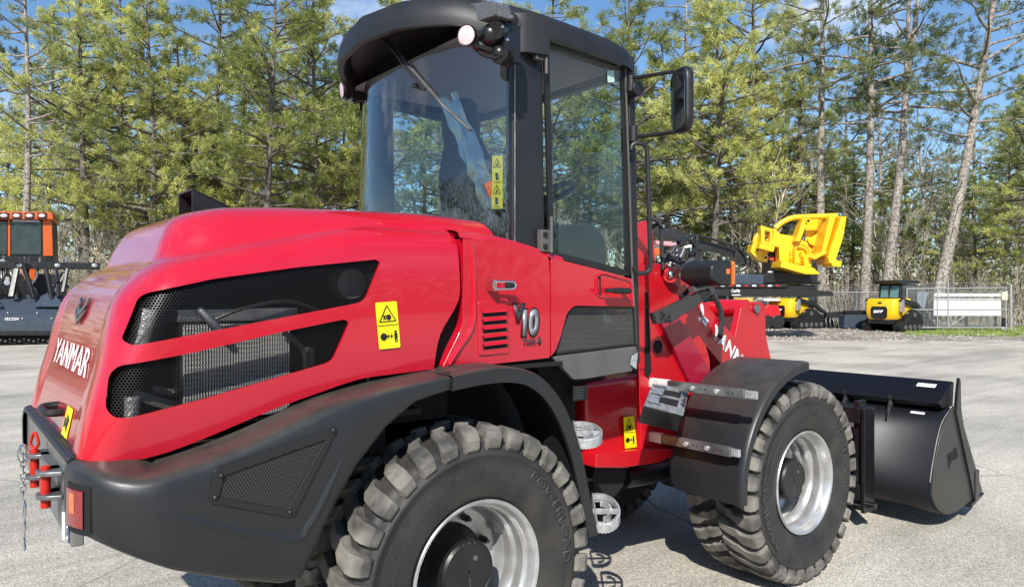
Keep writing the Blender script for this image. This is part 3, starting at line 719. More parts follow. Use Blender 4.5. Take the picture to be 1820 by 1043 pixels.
# ---- wheels
def make_wheel():
    Wr = empty('wheel')
    t = MB()
    prof = [(.262, -.150), (.272, -.172), (.290, -.187), (.335, -.2005), (.372, -.2035), (.374, -.2035), (.40, -.2030), (.430, -.199), (.432, -.2015), (.445, -.2005), (.447, -.197), (.470, -.190), (.490, -.178), (.498, -.160), (.501, -.10), (.503, 0)]
    prof = prof + [(r, -y) for r, y in prof[-2::-1]]
    t.lathe(prof, 96)
    tyre = t.build('tyre', RUB, Wr, smooth=True, ang=60)
    t = MB(); N = 32; rg = random.Random(5)
    for s in (-1, 1):
        for i in range(N):
            a0 = 2 * math.pi * (i + (.5 if s > 0 else 0)) / N
            P = [(.004, .534, .495, -7.0, 2.2), (.06, .5372, .495, -3.9, 2.2), (.085, .5372, .495, -3.6, 2.4), (.120, .5368, .495, -.4, 2.6), (.176, .533, .488, .8, 3.0), (.196, .522, .478, 1.1, 3.1), (.2095, .497, .45, 1.1, 3.0), (.2065, .464, .44, 1.1, 2.7)]
            rows = []
            for j, (y, rt, rb_, sk, hw) in enumerate(P):
                rt -= rg.uniform(0, .0015); hw *= 1.13; r = []
                yb = y if j < 6 else .18
                yb2 = y
                for da, top in ((-hw * 1.25, 0), (-hw, 1), (hw, 1), (hw * 1.25, 0)):
                    a = a0 + R_(sk + da); rad = rt if top else rb_; yy = (yb2 if top else (yb if j < 6 else .186))
                    r.append((rad * math.cos(a), s * yy, rad * math.sin(a)))
                rows.append(r)
            t.grid(rows); n0 = rows[0]; t.add(n0, [[0, 1, 2, 3]]); n0 = rows[-1]; t.add(n0, [[0, 1, 2, 3]])
    tr = t.build('tread', LUG, tyre, bev=.0016, ang=30)
    # lettering on the outer sidewall (facing -y)
    def ring_text(nm, txt, r, a, h, wd, off=.02, m=RUB2):
        lettering(nm, txt, m, tyre, (0, 0, 0), (1, 0, 0), (0, 0, 1), height=h, width=wd, offset=off, ext=.0022, polar=((0, -.2034, 0), r, a))
    ring_text('tyre_lettering', 'POWERLOAD', .382, R_(52), .040, .40, .012)
    ring_text('tyre_lettering', '405/70R20', .374, R_(104), .022, .15, .0)
    ring_text('tyre_lettering', 'POWERLOAD', .382, R_(235), .040, .40, .012)
    ring_text('tyre_lettering', '405/70R20', .374, R_(284), .022, .15, .0)
    # raised panel outlines
    mb = MB()
    for base in (62, 242):
        for r0, a1, a2 in ((.366, 62, 104), (.405, 66, 100), (.366, 108, 176), (.412, 112, 176), (.366, 176, 176.4)):
            pts = []
            for q in range(14):
                a = R_(a1 + (a2 - a1) * q / 13 + base - 62); pts.append((r0 * math.cos(a), -.2034 if r0 < .38 else -.2022, r0 * math.sin(a)))
            mb.tube(pts, .0013, 5)
        for a1 in (62, 104, 110, 176):
            a = R_(a1 + base - 62); b = R_(a1 + base - 62 + (4 if a1 == 62 else -4)); mb.tube([(.366 * math.cos(a), -.2034, .366 * math.sin(a)), (.408 * math.cos(b), -.2022, .408 * math.sin(b))], .0013, 5)
    mb.build('tyre_rib', RUB2, tyre)
    rm = MB(); pr = [(.262, -.160), (.272, -.178), (.2755, -.186), (.272, -.191), (.264, -.189), (.258, -.180), (.2545, -.150), (.249, -.138), (.240, -.132), (.238, -.105), (.241, -.097), (.238, -.088), (.228, -.080), (.2265, -.045), (.229, -.038), (.2265, -.030), (.222, -.024), (.2205, .008), (.214, .022), (.20, .030), (.17, .034), (.13, .030), (.125, .030), (.06, .030)]
    rm.lathe(pr, 72); rim = rm.build('rim', RIM, Wr, smooth=True, ang=50)
    hb = MB(); hb.lathe([(.145, .030), (.145, .012), (.128, -.002), (.118, -.030), (.112, -.040), (.112, -.112), (.104, -.122), (.100, -.1225), (.0985, -.120), (.004, -.120)], 40); hub = hb.build('hub', HUB, Wr, smooth=True, ang=35)
    for k in range(8):
        nb = MB(); a = 2 * math.pi * (k + .3) / 8; c = (.170 * math.cos(a), .034, .170 * math.sin(a)); nb.cyl(c, (c[0], .000, c[2]), .014, 6); nb.cyl((c[0], .0, c[2]), (c[0], -.016, c[2]), .008, 10)
        nb.build('wheel_nut', HUB, hub, bev=.001)
    nb = MB(); nb.cyl((.03, -.1185, .045), (.03, -.1225, .045), .010, 14); nb.box((-.0015, -.1215, -.09), (.0015, -.119, -.02)); 
    for k in range(5): nb.sphere((.1065 * math.cos(2.2 - k * .23), -.121, .1065 * math.sin(2.2 - k * .23)), .0032, 6)
    nb.build('hub_plug', GREYP, hub, smooth=True)
    for o in (hub, rim, tyre): pass
    return Wr
RUB2 = mat('raised_rubber', (.042, .042, .042), .55)
w0 = make_wheel(); w0.parent = L; w0.location = (0, -.685, .5375); w0.rotation_euler = (0, R_(-4), 0)
for x, s, rot in ((2.14, 1, 9), (0, -1, 20), (2.14, -1, 50)):
    c = copy_tree(w0, L); c.location = (x, -.685 * s, .5375); c.scale = (1, s, 1); c.rotation_euler = (0, R_(rot), 0)
# chassis and axles
mb = MB(); mb.cyl((0, -.6, .5375), (0, .6, .5375), .10, 18); mb.cyl((2.14, -.6, .5375), (2.14, .6, .5375), .10, 18); mb.sphere((0, 0, .5375), .2, 16); mb.sphere((2.14, 0, .5375), .2, 16)
mb.box((-.8, -.35, .74), (.95, .35, 1.1)); mb.box((.8, -.22, .55), (1.45, .22, .95)); mb.cyl((1.2, -.16, .62), (1.2, -.34, .62), .12, 20)
mb.build('chassis', MATT, L, smooth=True)
mb = MB().tube([PY(1110, 850, -.3), PY(1140, 846, -.3), PY(1190, 835, -.3)], .05, 14).tube([PY(1190, 800, -.4), PY(1195, 860, -.4)], .012, 8).tube([PY(1205, 800, -.4), PY(1208, 850, -.42)], .012, 8)
mb.build('driveshaft', HUB, L, smooth=True)

# ---- front fender (arc plate behind the wheel)
def ff_rows(r, ya, yb, a0=94, a1=178, n=26):
    rows = []
    for k in range(n + 1):
        t = k / n; a = R_(a0 + (a1 - a0) * t); rr = r + .018 * math.sin(t * math.pi)
        tip = min(1, (1 - t) / .10); edge = .03 * (1 - tip) ** 2
        x0, z0 = 2.14, .5375
        def P(rad, y): return (x0 + rad * math.cos(a), y, z0 + rad * math.sin(a))
        rows.append([P(rr - .045, ya + .002), P(rr - .045, ya - .008), P(rr - .006, ya - .010), P(rr, ya - .002), P(rr + .003, ya + .02), P(rr + .002, (ya + yb) / 2), P(rr, yb - .02 - edge), P(rr - .008, yb - edge), P(rr - .016, yb - .02 - edge), P(rr - .012, (ya + yb) / 2), P(rr - .012, ya + .010), P(rr - .045, ya + .002)])
    return rows
rows = ff_rows(.655, -.92, -.49, 96, 180)
mb = MB().grid(rows)
for n0 in (rows[0], rows[-1]): mb.add(n0[:-1], [list(range(len(n0) - 1))])
ff = mb.build('front_fender', PLAS, L, smooth=True, ang=40); c = mirror_y(ff); c.parent = L
# carrier bars
def dirv(a, b): return (Vector(b) - Vector(a))
for pa, pb, pt in (((1200, 688), (1325, 697), (1345, 699)), ((1168, 778), (1300, 802), (1314, 806))):
    xk = 1.452
    a = Vector(PX(*pa, xk)); b = Vector(PX(*pb, xk)); t_ = Vector(PX(*pt, xk - .0))
    a.y = max(a.y, -.36)
    z = (a.z + b.z) / 2; a = Vector((xk, -.36, z)); b = Vector((xk, b.y, z)); t_ = Vector((xk + .006, t_.y, z))
    br = MB().bar(a, b, .03, .046).build('fender_bar', GREYB, L, bev=.003)
    MB().bar(b, t_, .02, .036).build('bar_end', GALV, br, bev=.003)
    if pa[0] == 1200: MB().bar(a, a + (b - a) * .26, .033, .050).build('bar_wrap', TAPE, br, bev=.006)
    else: MB().bar(a, a + (b - a) * .22, .033, .050).build('bar_wrap', TAPE, br, bev=.006)
    mm = MB()
    for f_ in (.52, .76):
        p = a + (b - a) * f_; MB().cyl(p + Vector((-.013, 0, 0)), p + Vector((-.026, 0, 0)), .013, 12).build('bar_bolt', GALV, br, bev=.002)
    mm = MB()
    for f_ in (.60, .64, .86, .90):
        p = a + (b - a) * f_; MB().cyl(p + Vector((-.014, 0, 0)), p + Vector((-.0158, 0, 0)), .0045, 8).build('bar_hole', INK, br)

# ---- front frame (red)
def plate(name, pxs, y, th, m, parent=L, both=True, bev=.004, r=0.):
    pts = poly_px(pxs, y)
    if r: pts = roundpoly(pts, r)
    o = MB().prism(pts, (0, th, 0)).build(name, m, parent, bev=bev)
    if both: c = mirror_y(o); c.parent = parent
    return o
fp = plate('frame_plate', [(1128, 474), (1161, 468), (1186, 470), (1204, 484), (1224, 512), (1240, 560), (1262, 640), (1262, 700), (1180, 705), (1158, 690), (1150, 655), (1130, 655)], -.40, .035, REDD, r=.02)
plate('frame_post', [(1128, 400), (1148, 392), (1160, 408), (1166, 470), (1128, 474)], -.36, .03, REDD)
MB().cyl(PY(1192, 489, -.40), PY(1192, 489, -.44), .042, 24).build('pivot_boss', REDD, fp, bev=.004)
p = PY(1191, 488, -.44); MB().sphere((p[0], p[1], p[2]), .024, 14).build('pivot_pin', CHROME, fp, smooth=True)
p = PY(1169, 616, -.40); MB().lathe([(.0, -.003), (.036, -.003)], 24, (p[0], p[1], p[2])).build('frame_hole', MATT, fp)
mb = MB()
for q in ((1149, 519), (1150, 545), (1169, 640), (1168, 598), (1225, 660), (1160, 652), (1140, 655)):
    p = PY(*q, -.40); mb.sphere((p[0], p[1], p[2]), .0055, 8)
mb.build('frame_bolt', REDD, fp, smooth=True)
# dark grooves between frame web and outer sheet
MB().prism(poly_px([(1146, 520), (1152, 520), (1158, 660), (1152, 672), (1146, 664)], -.402), (0, .0015, 0)).build('frame_slot', MATT, fp)
sl = plate('lift_strut', [(1176, 574), (1205, 560), (1262, 655), (1255, 690), (1232, 690)], -.43, .03, BLKG if False else mat('shaded_red_side', (.34, .005, .03), .4, coat=.5), both=False)  # darker red than the frame: shade on this side is in the colour
# lower frame box and flange
lf = MB().prism(poly_px([(1040, 680), (1150, 665), (1158, 690), (1182, 760), (1172, 800), (1062, 815), (1040, 800)], -.38), (0, .76, 0)).build('lower_frame', REDD, L, bev=.03)
MB().prism(poly_px([(1136, 655), (1160, 652), (1172, 700), (1212, 770), (1214, 800), (1180, 806), (1140, 806)], -.395), (0, .02, 0)).build('frame_web', REDD, lf, bev=.004)
o = MB().prism(poly_px([(1060, 806), (1150, 798), (1196, 797), (1208, 806), (1170, 822), (1110, 831), (1058, 831)], -.44), (0, .88, 0)).build('frame_flange', REDD, lf, bev=.006)
side_label([(1108, 741), (1127, 739), (1132, 794), (1111, 797)], -.3975, L)
# data plate in the shade
pp = poly_px([(1018, 686), (1044, 684), (1044, 710), (1018, 713)], -.40); o = MB().prism(pp, (0, .002, 0)).build('data_plate', GREYP, L)
mb = MB()
for k in range(5): 
    a = Vector(pp[0]) + (Vector(pp[3]) - Vector(pp[0])) * (.15 + .17 * k); mb.bar(a + Vector((.01, -.001, 0)), a + Vector((.07, -.001, 0)), .001, .003)
mb.build('data_plate_lines', mat('engraved_line', (.4, .4, .4), .5), o)

# ---- lift boom
def slab(name, pts, y0, th, m, parent=L, bev=.005, r=0.):
    if r: pts = roundpoly(pts, r)
    return MB().prism([(p[0], y0, p[2]) for p in pts], (0, th, 0)).build(name, m, parent, bev=bev)
bpts = [Vector(PY(a, b, -.30)) for a, b in [(1196, 478), (1226, 505), (1248, 533), (1336, 632)]] + [Vector((2.72, 0, .80)), Vector((3.02, 0, .42)), Vector((3.0, 0, .28)), Vector((2.86, 0, .26)), Vector((2.45, 0, .62))] + [Vector(PY(a, b, -.30)) for a, b in [(1284, 650), (1254, 614), (1212, 564), (1186, 515)]]
bm_ = slab('lift_boom', bpts, -.30, .11, REDD, r=.03); c = mirror_y(bm_); c.parent = L
# cross tube between the two arms
MB().cyl((2.55, -.30, .80), (2.55, .30, .80), .075, 20).build('boom_cross_tube', REDD, L, smooth=True)
# maker mark and lettering running down the boom (side face y=-.30)
u = (Vector(PY(1336, 632, -.30)) - Vector(PY(1248, 533, -.30))).normalized(); vv = Vector((-u.z, 0, u.x)); vv = vv if vv.z > 0 else -vv
org = Vector(PY(1266, 588, -.303))
org.y = -.303
lettering('boom_lettering', 'YANMAR', WHT, bm_, org - vv * .035, u, vv, height=.085, width=.52, offset=.04, ext=.0015)
c0 = Vector(PY(1249, 563, -.303)); 
mb = MB()
def bq(pts): mb.prism([c0 + u * (a * .06) + vv * (b * .06) for a, b in pts], (0, -.0015, 0))
bq([(-.95, .95), (-.62, .95), (.02, .30), (.02, -.14), (-.95, .62)]); bq([(-.95, .40), (-.02, -.30), (-.02, -.75), (-.95, .05)]) if False else None
bq([(.12, .2), (.95, .2), (.95, -.1), (.12, -.1)]); bq([(.12, -.2), (.95, -.2), (.95, -.5), (.12, -.5)]); bq([(-.1, -.15), (-.1, -.6), (-.75, -.95), (-.95, -.65)])
mb.build('boom_mark', WHT, bm_)
# bell crank with pin
k1 = [(1318, 545), (1326, 537), (1352, 536), (1361, 545), (1361, 592), (1371, 640), (1330, 650), (1300, 640), (1306, 600)]
pk = [Vector(PY(a, b, -.17)) for a, b in k1]
bc = slab('bell_crank', pk, -.17, .05, REDD, r=.02)
c = slab('bell_crank', [p + Vector((0, 0, 0)) for p in pk], .10, .05, REDD, r=.02)
pc = (pk[1] + pk[2]) / 2 + Vector((.0, 0, -.045)); MB().cyl((pc.x, -.12, pc.z), (pc.x, .10, pc.z), .06, 24).build('crank_sleeve', REDD, bc, smooth=True)
MB().cyl((pc.x + .02, -.175, pc.z), (pc.x + .02, -.19, pc.z), .030, 20).build('crank_pin', GREYB, bc, bev=.002)
# black hoses over the pivot
for q in ([(1138, 470), (1128, 430), (1140, 398), (1160, 390), (1174, 402), (1176, 440), (1178, 480)], [(1160, 475), (1190, 462), (1215, 468), (1232, 455), (1235, 440), (1222, 425), (1205, 432)], [(1178, 470), (1200, 440), (1222, 432), (1236, 418), (1238, 436), (1226, 455)], [(1150, 470), (1146, 430), (1158, 405), (1172, 398)], [(1265, 512), (1272, 530), (1282, 560), (1280, 600)]):
    MB().tube(curve_pts([PY(a, b, -.25 - .03 * i) for i, (a, b) in enumerate(q)], 6), .011 if q[0][0] != 1265 else .016, 8).build('hydraulic_hose', PLASB, L, smooth=True)
mb = MB()
for q in ((1205, 440), (1196, 447), (1212, 452), (1187, 456), (1200, 462)):
    p = PY(*q, -.22); mb.cyl((p[0] - .02, p[1], p[2] - .03), (p[0] + .02, p[1], p[2] + .03), .014, 10)
mb.build('hose_fitting', GREYB, L, bev=.002)
# tilt cylinder behind
MB().tube([(1.75, 0, 1.62), (2.3, 0, 1.52)], .05, 16).build('tilt_cylinder', REDD, L, smooth=True)

# ---- battery step box
Qf = [Vector(PY(1159, 683, -.585)), Vector(PY(1224, 693, -.555)), Vector(PY(1213, 740, -.70)), Vector(PY(1143, 722, -.735))]
sb = MB().prism(Qf, (.02, .05, -.085)).build('step_box', BLK, L, bev=.006)
nn = (Qf[1] - Qf[0]).cross(Qf[3] - Qf[0]).normalized(); nn = nn if nn.z > 0 else -nn
st = MB().prism([q + nn * .002 for q in Qf], nn * .006).build('step_plate', mat('light_grey_casting', (.30, .30, .30), .4, metal=.4, noise=.3, nscale=30), sb, bev=.002)
mb = MB()
def fq(u_, v_): return Qf[0] * (1 - u_) * (1 - v_) + Qf[1] * u_ * (1 - v_) + Qf[2] * u_ * v_ + Qf[3] * (1 - u_) * v_
for (ua, ub, va, vb) in ((.34, .80, .20, .40), (.30, .78, .52, .74)):
    mb.prism([fq(ua, va) + nn * .0085, fq(ub, va) + nn * .0085, fq(ub, vb) + nn * .0085, fq(ua, vb) + nn * .0085], nn * .001)
mb.build('step_slot', MATT, st)
mb = MB()
for v_ in (.12, .45, .84): mb.bar(fq(.04, v_) + nn * .009, fq(.36, v_) + nn * .009, .003, .003)
for v_ in (.3, .5, .65): mb.tube([fq(.86, v_) + nn * .01, fq(.93, v_ - .06) + nn * .018, fq(.97, v_) + nn * .01, fq(.9, v_ + .06) + nn * .014], .0025, 6)
mb.build('step_clip', INK, st)

# ---- boarding steps
def step(px_, py_, w1, w2):
    C0 = Vector(PY(px_, py_, -.70)); A1 = Vector((RX, RY, 0)) * w1; A2 = Vector((DX, DY, 0)) * .10 + Vector((0, 0, w2 - .02)); Zv = Vector((0, 0, 1)); m = MB()
    def E(a, k=1.): return C0 + A1 * (math.cos(a) * k) + A2 * (math.sin(a) * k)
    N = 44; outer = [-1.9 + 3.8 * i / N for i in range(N + 1)]
    def rim(angs, k, lo, hi, teeth, th=.004):
        rows = []
        for i, a in enumerate(angs):
            t_ = .004 * (i % 2) * teeth; p = E(a, k); q = E(a, k - th / w1); rows.append([p - Zv * (lo + t_), p + Zv * (hi + t_), q + Zv * (hi + t_), q - Zv * (lo + t_), p - Zv * (lo + t_)])
        m.grid(rows)
    rim(outer, 1., .022, .010, 1)
    rim([-1.5 + 3.0 * i / 24 for i in range(25)], .55, .012, .012, 1)
    rim([-1.9 + 3.8 * i / 30 for i in range(31)], .96, .006, .016, 0, .008)
    m.bar(E(0, -.6), E(0, .98), .006, .024); m.bar(E(1.9), E(-1.9), .006, .040)
    m.build('boarding_step', GALV, L)
step(1034, 770, .088, .042); step(1068, 908, .084, .060)
mb = MB().bar((.50, -.60, 1.0), (.62, -.66, .60), .03, .05).box((.50, -.70, .60), (.62, -.55, .66)); mb.build('step_bracket', PLASB, L, bev=.004)

# ---- headlight on bracket
e1 = PY(1302, 485, -.70); zt_h = PY(1290, 462, -.70)[2]; zb_h = PY(1290, 508, -.70)[2]; X1 = e1[0]
hl = MB().prism(roundpoly([(X1 - .17, -.70, zb_h + .03), (X1 - .17, -.70, zt_h - .03), (X1 - .10, -.70, zt_h), (X1, -.70, zt_h), (X1, -.70, zb_h), (X1 - .10, -.70, zb_h)], .02), (0, .21, 0)).build('headlight', PLASB, L, bev=.02)
MB().box((X1 - .004, -.705, zb_h + .006), (X1 + .016, -.49, zt_h - .006)).build('headlight_lens', LAMPO, hl, bev=.003)
MB().box((X1 - .055, -.704, zb_h + .06), (X1 - .025, -.70, zt_h - .045)).build('side_marker', LAMPO, hl, bev=.002)
MB().tube([PY(1228, 515, -.55), PY(1256, 508, -.55), PY(1262, 520, -.52)], .018, 10).tube([PY(1206, 480, -.5), PY(1222, 470, -.5), PY(1232, 460, -.5)], .012, 8).build('lamp_bracket', GREYB, hl, smooth=True)
# perforated step plate under the lamp
pl = [Vector(PY(a, b, -.56)) for a, b in [(1163, 557), (1182, 548), (1252, 516), (1266, 517), (1262, 528), (1226, 552), (1196, 572), (1168, 576)]]
sp_ = MB().prism(pl, (0, .035, 0)).build('lamp_arm', mat('grey_arm', (.055, .055, .055), .3, metal=.3), L, bev=.004)
mb = MB()
for q in ((1176, 566), (1180, 560), (1184, 570), (1189, 563), (1176, 556), (1190, 572)):
    p = PY(*q, -.562); mb.cyl(p, (p[0], p[1] - .001, p[2]), .010, 12)
mb.build('arm_hole', INK, sp_)
MB().tube([PY(1210, 530, -.45), PY(1228, 512, -.45), PY(1234, 495, -.5)], .014, 8).build('lamp_stay', PLASB, L, smooth=True)

# ---- bucket
bk = [(3.85, .957), (3.786, .787), (3.629, .692), (3.511, .471), (3.462, .299), (3.50, .21), (3.57, .154), (3.66, .115), (3.742, .097), (3.876, .099), (4.238, .150)]
shell = curve_pts([(x, 0, z) for x, z in bk[1:10]], 5)
mb = MB()
outer = [(v.x, v.z) for v in shell] + [(4.24, .135)]
rows = [[(x, -.945, z), (x, .945, z)] for x, z in outer]
mb.grid(rows); bs = mb.build('bucket', BLKG, L, smooth=True, ang=40); s_ = bs.modifiers.new('s', 'SOLIDIFY'); s_.thickness = .014; s_.offset = 0
# rolled top box
mb = MB().prism([(3.786, -.93, .787), (3.79, -.93, .80), (3.70, -.93, .93), (3.80, -.93, .965), (3.86, -.93, .96), (3.90, -.93, .80)][1:], (0, 1.86, 0))
mb = MB().prism([(3.70, -.935, .79), (3.66, -.935, .82), (3.68, -.935, .86), (3.85, -.935, .958), (3.88, -.935, .95), (3.86, -.935, .79)], (0, 1.87, 0))
mb.build('bucket_top_box', BLKG, bs, bev=.006)
# side plates
for s in (-1, 1):
    sp = [(3.80, .80)] + outer[2:-1] + [(4.10, .13), (4.16, .20), (3.90, .75)]
    MB().prism([(x, s * .952, z) for x, z in sp], (0, s * .014 * 1, 0)).build('bucket_side', mat('bucket_side_paint', (.030, .029, .027), .35, noise=.15), bs, bev=.003)
    MB().prism([(x, s * .958, z) for x, z in [(3.855, .985), (3.87, .97), (3.88, .78), (3.92, .66), (4.24, .17), (4.10, .13), (4.05, .25), (3.80, .76), (3.83, .90)]], (0, s * .022, 0)).build('side_cutter', BLK, bs, bev=.004)
MB().prism([(4.05, -.98, .085), (4.26, -.98, .14), (4.27, -.98, .155), (4.05, -.98, .115)], (0, 1.96, 0)).build('cutting_edge', BLK, bs, bev=.003)
MB().box((4.10, -.985, .13), (4.17, -.955, .33)).build('edge_block', BLK, bs, bev=.004)
lettering('bucket_stamp', 'JRB', MATT, bs, (3.70, -.969, .40), (1, 0, .25), (-.25, 0, 1), height=.09, width=.16, offset=.01, ext=.001)
for yv in (-.30, -.62, .30, .62):
    MB().prism([(3.50, yv, .46), (3.60, yv, .66), (3.665, yv, .80), (3.66, yv, .85), (3.70, yv, .84), (3.70, yv, .74), (3.60, yv, .62)], (0, .022, 0)).build('bucket_rib', mat('worn_black_steel', (.03, .03, .03), .4, noise=.8, nscale=30, metal=.3), bs, bev=.003)
mb = MB()
def sl_(y0_, y1_, t0, t1, A1, B1):  # sticker on slope A1->B1
    A1 = Vector((A1[0], 0, A1[1])); B1 = Vector((B1[0], 0, B1[1])); d = B1 - A1; nrm = Vector((-d.z, 0, d.x)).normalized(); nrm = nrm if nrm.x < 0 else -nrm
    q = [A1 + d * t + nrm * .006 + Vector((0, y, 0)) for t, y in ((t0, y0_), (t0, y1_), (t1, y1_), (t1, y0_))]; MB().prism(q, nrm * .0008).build('bucket_sticker', WHT, bs)
sl_(-.86, -.74, .50, .70, (3.68, .86), (3.85, .958)); sl_(-.66, -.58, .40, .60, (3.70, .79), (3.68, .86)); sl_(-.83, -.74, .10, .20, (3.70, .76), (3.60, .64))
# coupler
cp = MB()
for s in (-1, 1):
    cp.box((3.26, s * .58 - .02, .16), (3.36, s * .58 + .02, .84)); cp.box((3.22, s * .64 - .012, .12), (3.36, s * .64 + .012, .80))
cp.box((3.22, -.62, .70), (3.36, .62, .80)); cp.box((3.22, -.62, .2), (3.34, .62, .3)); cp.box((3.0, -.30, .25), (3.25, -.1, .75)); cp.box((3.0, .10, .25), (3.25, .30, .75)); cp.cyl((3.28, -.70, .17), (3.28, .70, .17), .022, 12)
cp.box((3.30, -.5, .25), (3.52, .5, .33))
cp.build('coupler', BLK, L, bev=.004)

# ================================================================== CAB (still the loader)
def gx(y, z):   # rear glass plan curve
    k = max(0, min(1, (z - 1.7) / 1.0)); x0 = .08 + .05 * k; xc = .325 + .0 * k
    return x0 + (xc - x0) * (abs(y) / .655) ** 2.2
def gz(y): return 2.62 - .10 * (abs(y) / .655) ** 2
rows = []
for j in range(13):
    rows.append([(gx(y, 1.25 + (gz(y) - 1.25) * j / 12), y, (1.72 if abs(y) > .5 else 1.72) + (gz(y) - 1.72) * j / 12) for y in [-.655 + 1.31 * i / 40 for i in range(41)]])
rg_ = MB().grid(rows).build('rear_window', GLR, L, smooth=True, ang=80)
rows = [[(gx(y, 1.7) + .004, y, z) for y in [-.655 + 1.31 * i / 40 for i in range(41)]] for z in (1.26, 1.5, 1.73)]
MB().grid(rows).build('cab_rear_wall', MATT, L, smooth=True)
def on_glass(px, py, out=.0):
    x = .12
    for _ in range(12):
        p = PX(px, py, x); x = .5 * x + .5 * (gx(p[1], p[2]) - out)
    return Vector(PX(px, py, x))
# pillars
for s in (-1, 1):
    o = MB().prism([(.325, s * .665, 1.62), (.488, s * .665, 1.62), (.470, s * .665, 2.66), (.325, s * .665, 2.66)], (0, -s * .07, 0)).build('cab_pillar', PLAS, L, bev=.012)
    MB().box((.308, s * .64, 1.70), (.328, s * .668, 2.60)).build('window_seal', PLASB, o, bev=.004)
    MB().tube([(.316, s * .672, 1.72), (.316, s * .672, 2.56)], .004, 6).build('seal_edge', GREYB, o)
    a = MB().prism([(1.035, s * .665, 1.22), (1.07, s * .665, 1.22), (1.03, s * .665, 2.64), (.985, s * .665, 2.64)], (0, -s * .06, 0)).build('front_pillar', PLASB, L, bev=.006)
    # front windscreen edge
MB().box((1.06, -.62, 1.25), (1.10, .62, 1.40)).build('windscreen_sill', PLASB, L, bev=.004)
ws = MB().grid([[(1.13 - .08 * (abs(y) / .62) ** 3 - .0, y, 1.38), (1.10 - .08 * (abs(y) / .62) ** 3, y, 2.60)] for y in [-.62 + 1.24 * i / 16 for i in range(17)]]).build('windscreen', glass('clear_glass', (.88, .92, .91), .8, 0, .0), L, smooth=True)
# doors: glass, frame, lower red panel, small window
def door(s):
    d = empty('cab_door'); d.parent = L
    def pp(pxs, y=-.672): return [(p[0], y, p[2]) for p in poly_px(pxs, y)]
    gl = pp([(967, 62), (1108, 106), (1121, 490), (1127, 600), (1129, 618), (988, 630), (1003, 590), (1012, 552), (1018, 545), (1126, 543), (1120, 492), (975, 455)])
    upper = pp([(966, 60), (1110, 104), (1121, 492), (976, 456)])
    def ring(P, Q, name, m, y=-.676, t=.012):
        n = len(P); vs = [(p[0], y, p[2]) for p in P] + [(q[0], y, q[2]) for q in Q] + [(p[0], y + t, p[2]) for p in P] + [(q[0], y + t, q[2]) for q in Q]
        fs = []
        for i in range(n):
            j = (i + 1) % n; fs += [[i, j, n + j, n + i], [2 * n + j, 2 * n + i, 3 * n + i, 3 * n + j], [j, i, 2 * n + i, 2 * n + j], [n + i, n + j, 3 * n + j, 3 * n + i]]
        return MB().add(vs, fs).build(name, m, d, bev=.002)
    up = roundpoly(upper, .03, 5); c = sum(up, Vector()) / len(up)
    def shrink(P, k):
        out = []; n = len(P)
        for i in range(n):
            a, b = P[i - 1], P[(i + 1) % n]; t = (b - a).normalized(); nrm = Vector((-t.z, 0, t.x)); nrm = nrm if nrm.dot(c - P[i]) > 0 else -nrm; out.append(P[i] + nrm * k)
        return out
    MB().prism([(q.x, -.674, q.z) for q in shrink(up, .004)], (0, .004, 0)).build('door_window', GLD, d)
    ring(up, shrink(up, .026), 'door_frame', PLASB)
    # slim edge that catches the light along the front
    MB().tube([PY(1111, 112, -.68), PY(1124, 492, -.68), PY(1131, 610, -.68)], .005, 6).build('door_edge', GREYP, d)
    red = roundpoly(pp([(979, 458), (1060, 478), (1124, 496), (1127, 545), (1020, 543), (1008, 556), (996, 600), (988, 622), (980, 633)], -.70), [.02, .01, .01, .01, .03, .03, .02, .01, .005])
    rp_ = MB().prism(red, (0, .04, 0)).build('door_panel', RED, d, bev=.006)
    rec = roundpoly(pp([(1060, 490), (1072, 486), (1122, 500), (1124, 536), (1072, 528), (1060, 525)], -.7035), .02)
    ring2 = MB().tube(list(rec) + [rec[0]], .004, 6).build('handle_recess', RED, rp_, smooth=True)
    MB().prism(roundpoly(pp([(1070, 494), (1123, 504), (1124, 532), (1074, 524)], -.7015), .015), (0, .001, 0)).build('recess_floor', REDD, rp_)
    MB().tube(roundpoly(pp([(1061, 494), (1067, 492), (1067, 524), (1061, 522), (1061, 494)], -.703), .004), .003, 6).build('key_slot', MATT, rp_, smooth=True)
    hdl = MB(); a = Vector(PY(1077, 516, -.745)); b = Vector(PY(1120, 517, -.745)); hdl.tube([a, a + (b - a) * .35, a + (b - a) * .36, a + (b - a) * .9, b], [.0095, .0105, .0135, .0135, .012], 12); hdl.cyl(b + Vector((-.01, 0, 0)), b + Vector((-.01, .05, 0)), .012, 10)
    hdl.build('door_handle', PLASB, d, smooth=True)
    sw = roundpoly(pp([(1016, 546), (1126, 545), (1130, 611), (988, 628), (1002, 575)], -.682), [.02, .008, .01, .01, .03]); 
    MB().prism(sw, (0, .005, 0)).build('lower_window', GLD2, d)
    c2 = sum(sw, Vector()) / len(sw); MB().tube(list(sw) + [sw[0]], .006, 6).build('lower_window_seal', PLASB, d, smooth=True)
    for (a, b) in ((957, 88), (966, 428)):
        p = PY(a, b, -.69); mb = MB().box((p[0] - .02, -.70, p[2] - .045), (p[0] + .028, -.672, p[2] + .045)); mb.cyl((p[0] + .032, -.703, p[2] - (.10 if b < 200 else .05)), (p[0] + .032, -.703, p[2] + (.05 if b < 200 else .10)), .008, 10)
        mb.build('door_hinge', GREYP, d, bev=.004)
        mb = MB(); mb.cyl((p[0] + .0, -.701, p[2] + .024), (p[0], -.705, p[2] + .024), .012, 12); mb.cyl((p[0] + .0, -.701, p[2] - .024), (p[0], -.705, p[2] - .024), .012, 12); mb.build('hinge_bolt', INK, d)
    if s > 0: d.scale.y = -1
    return d
door(-1); door(1)
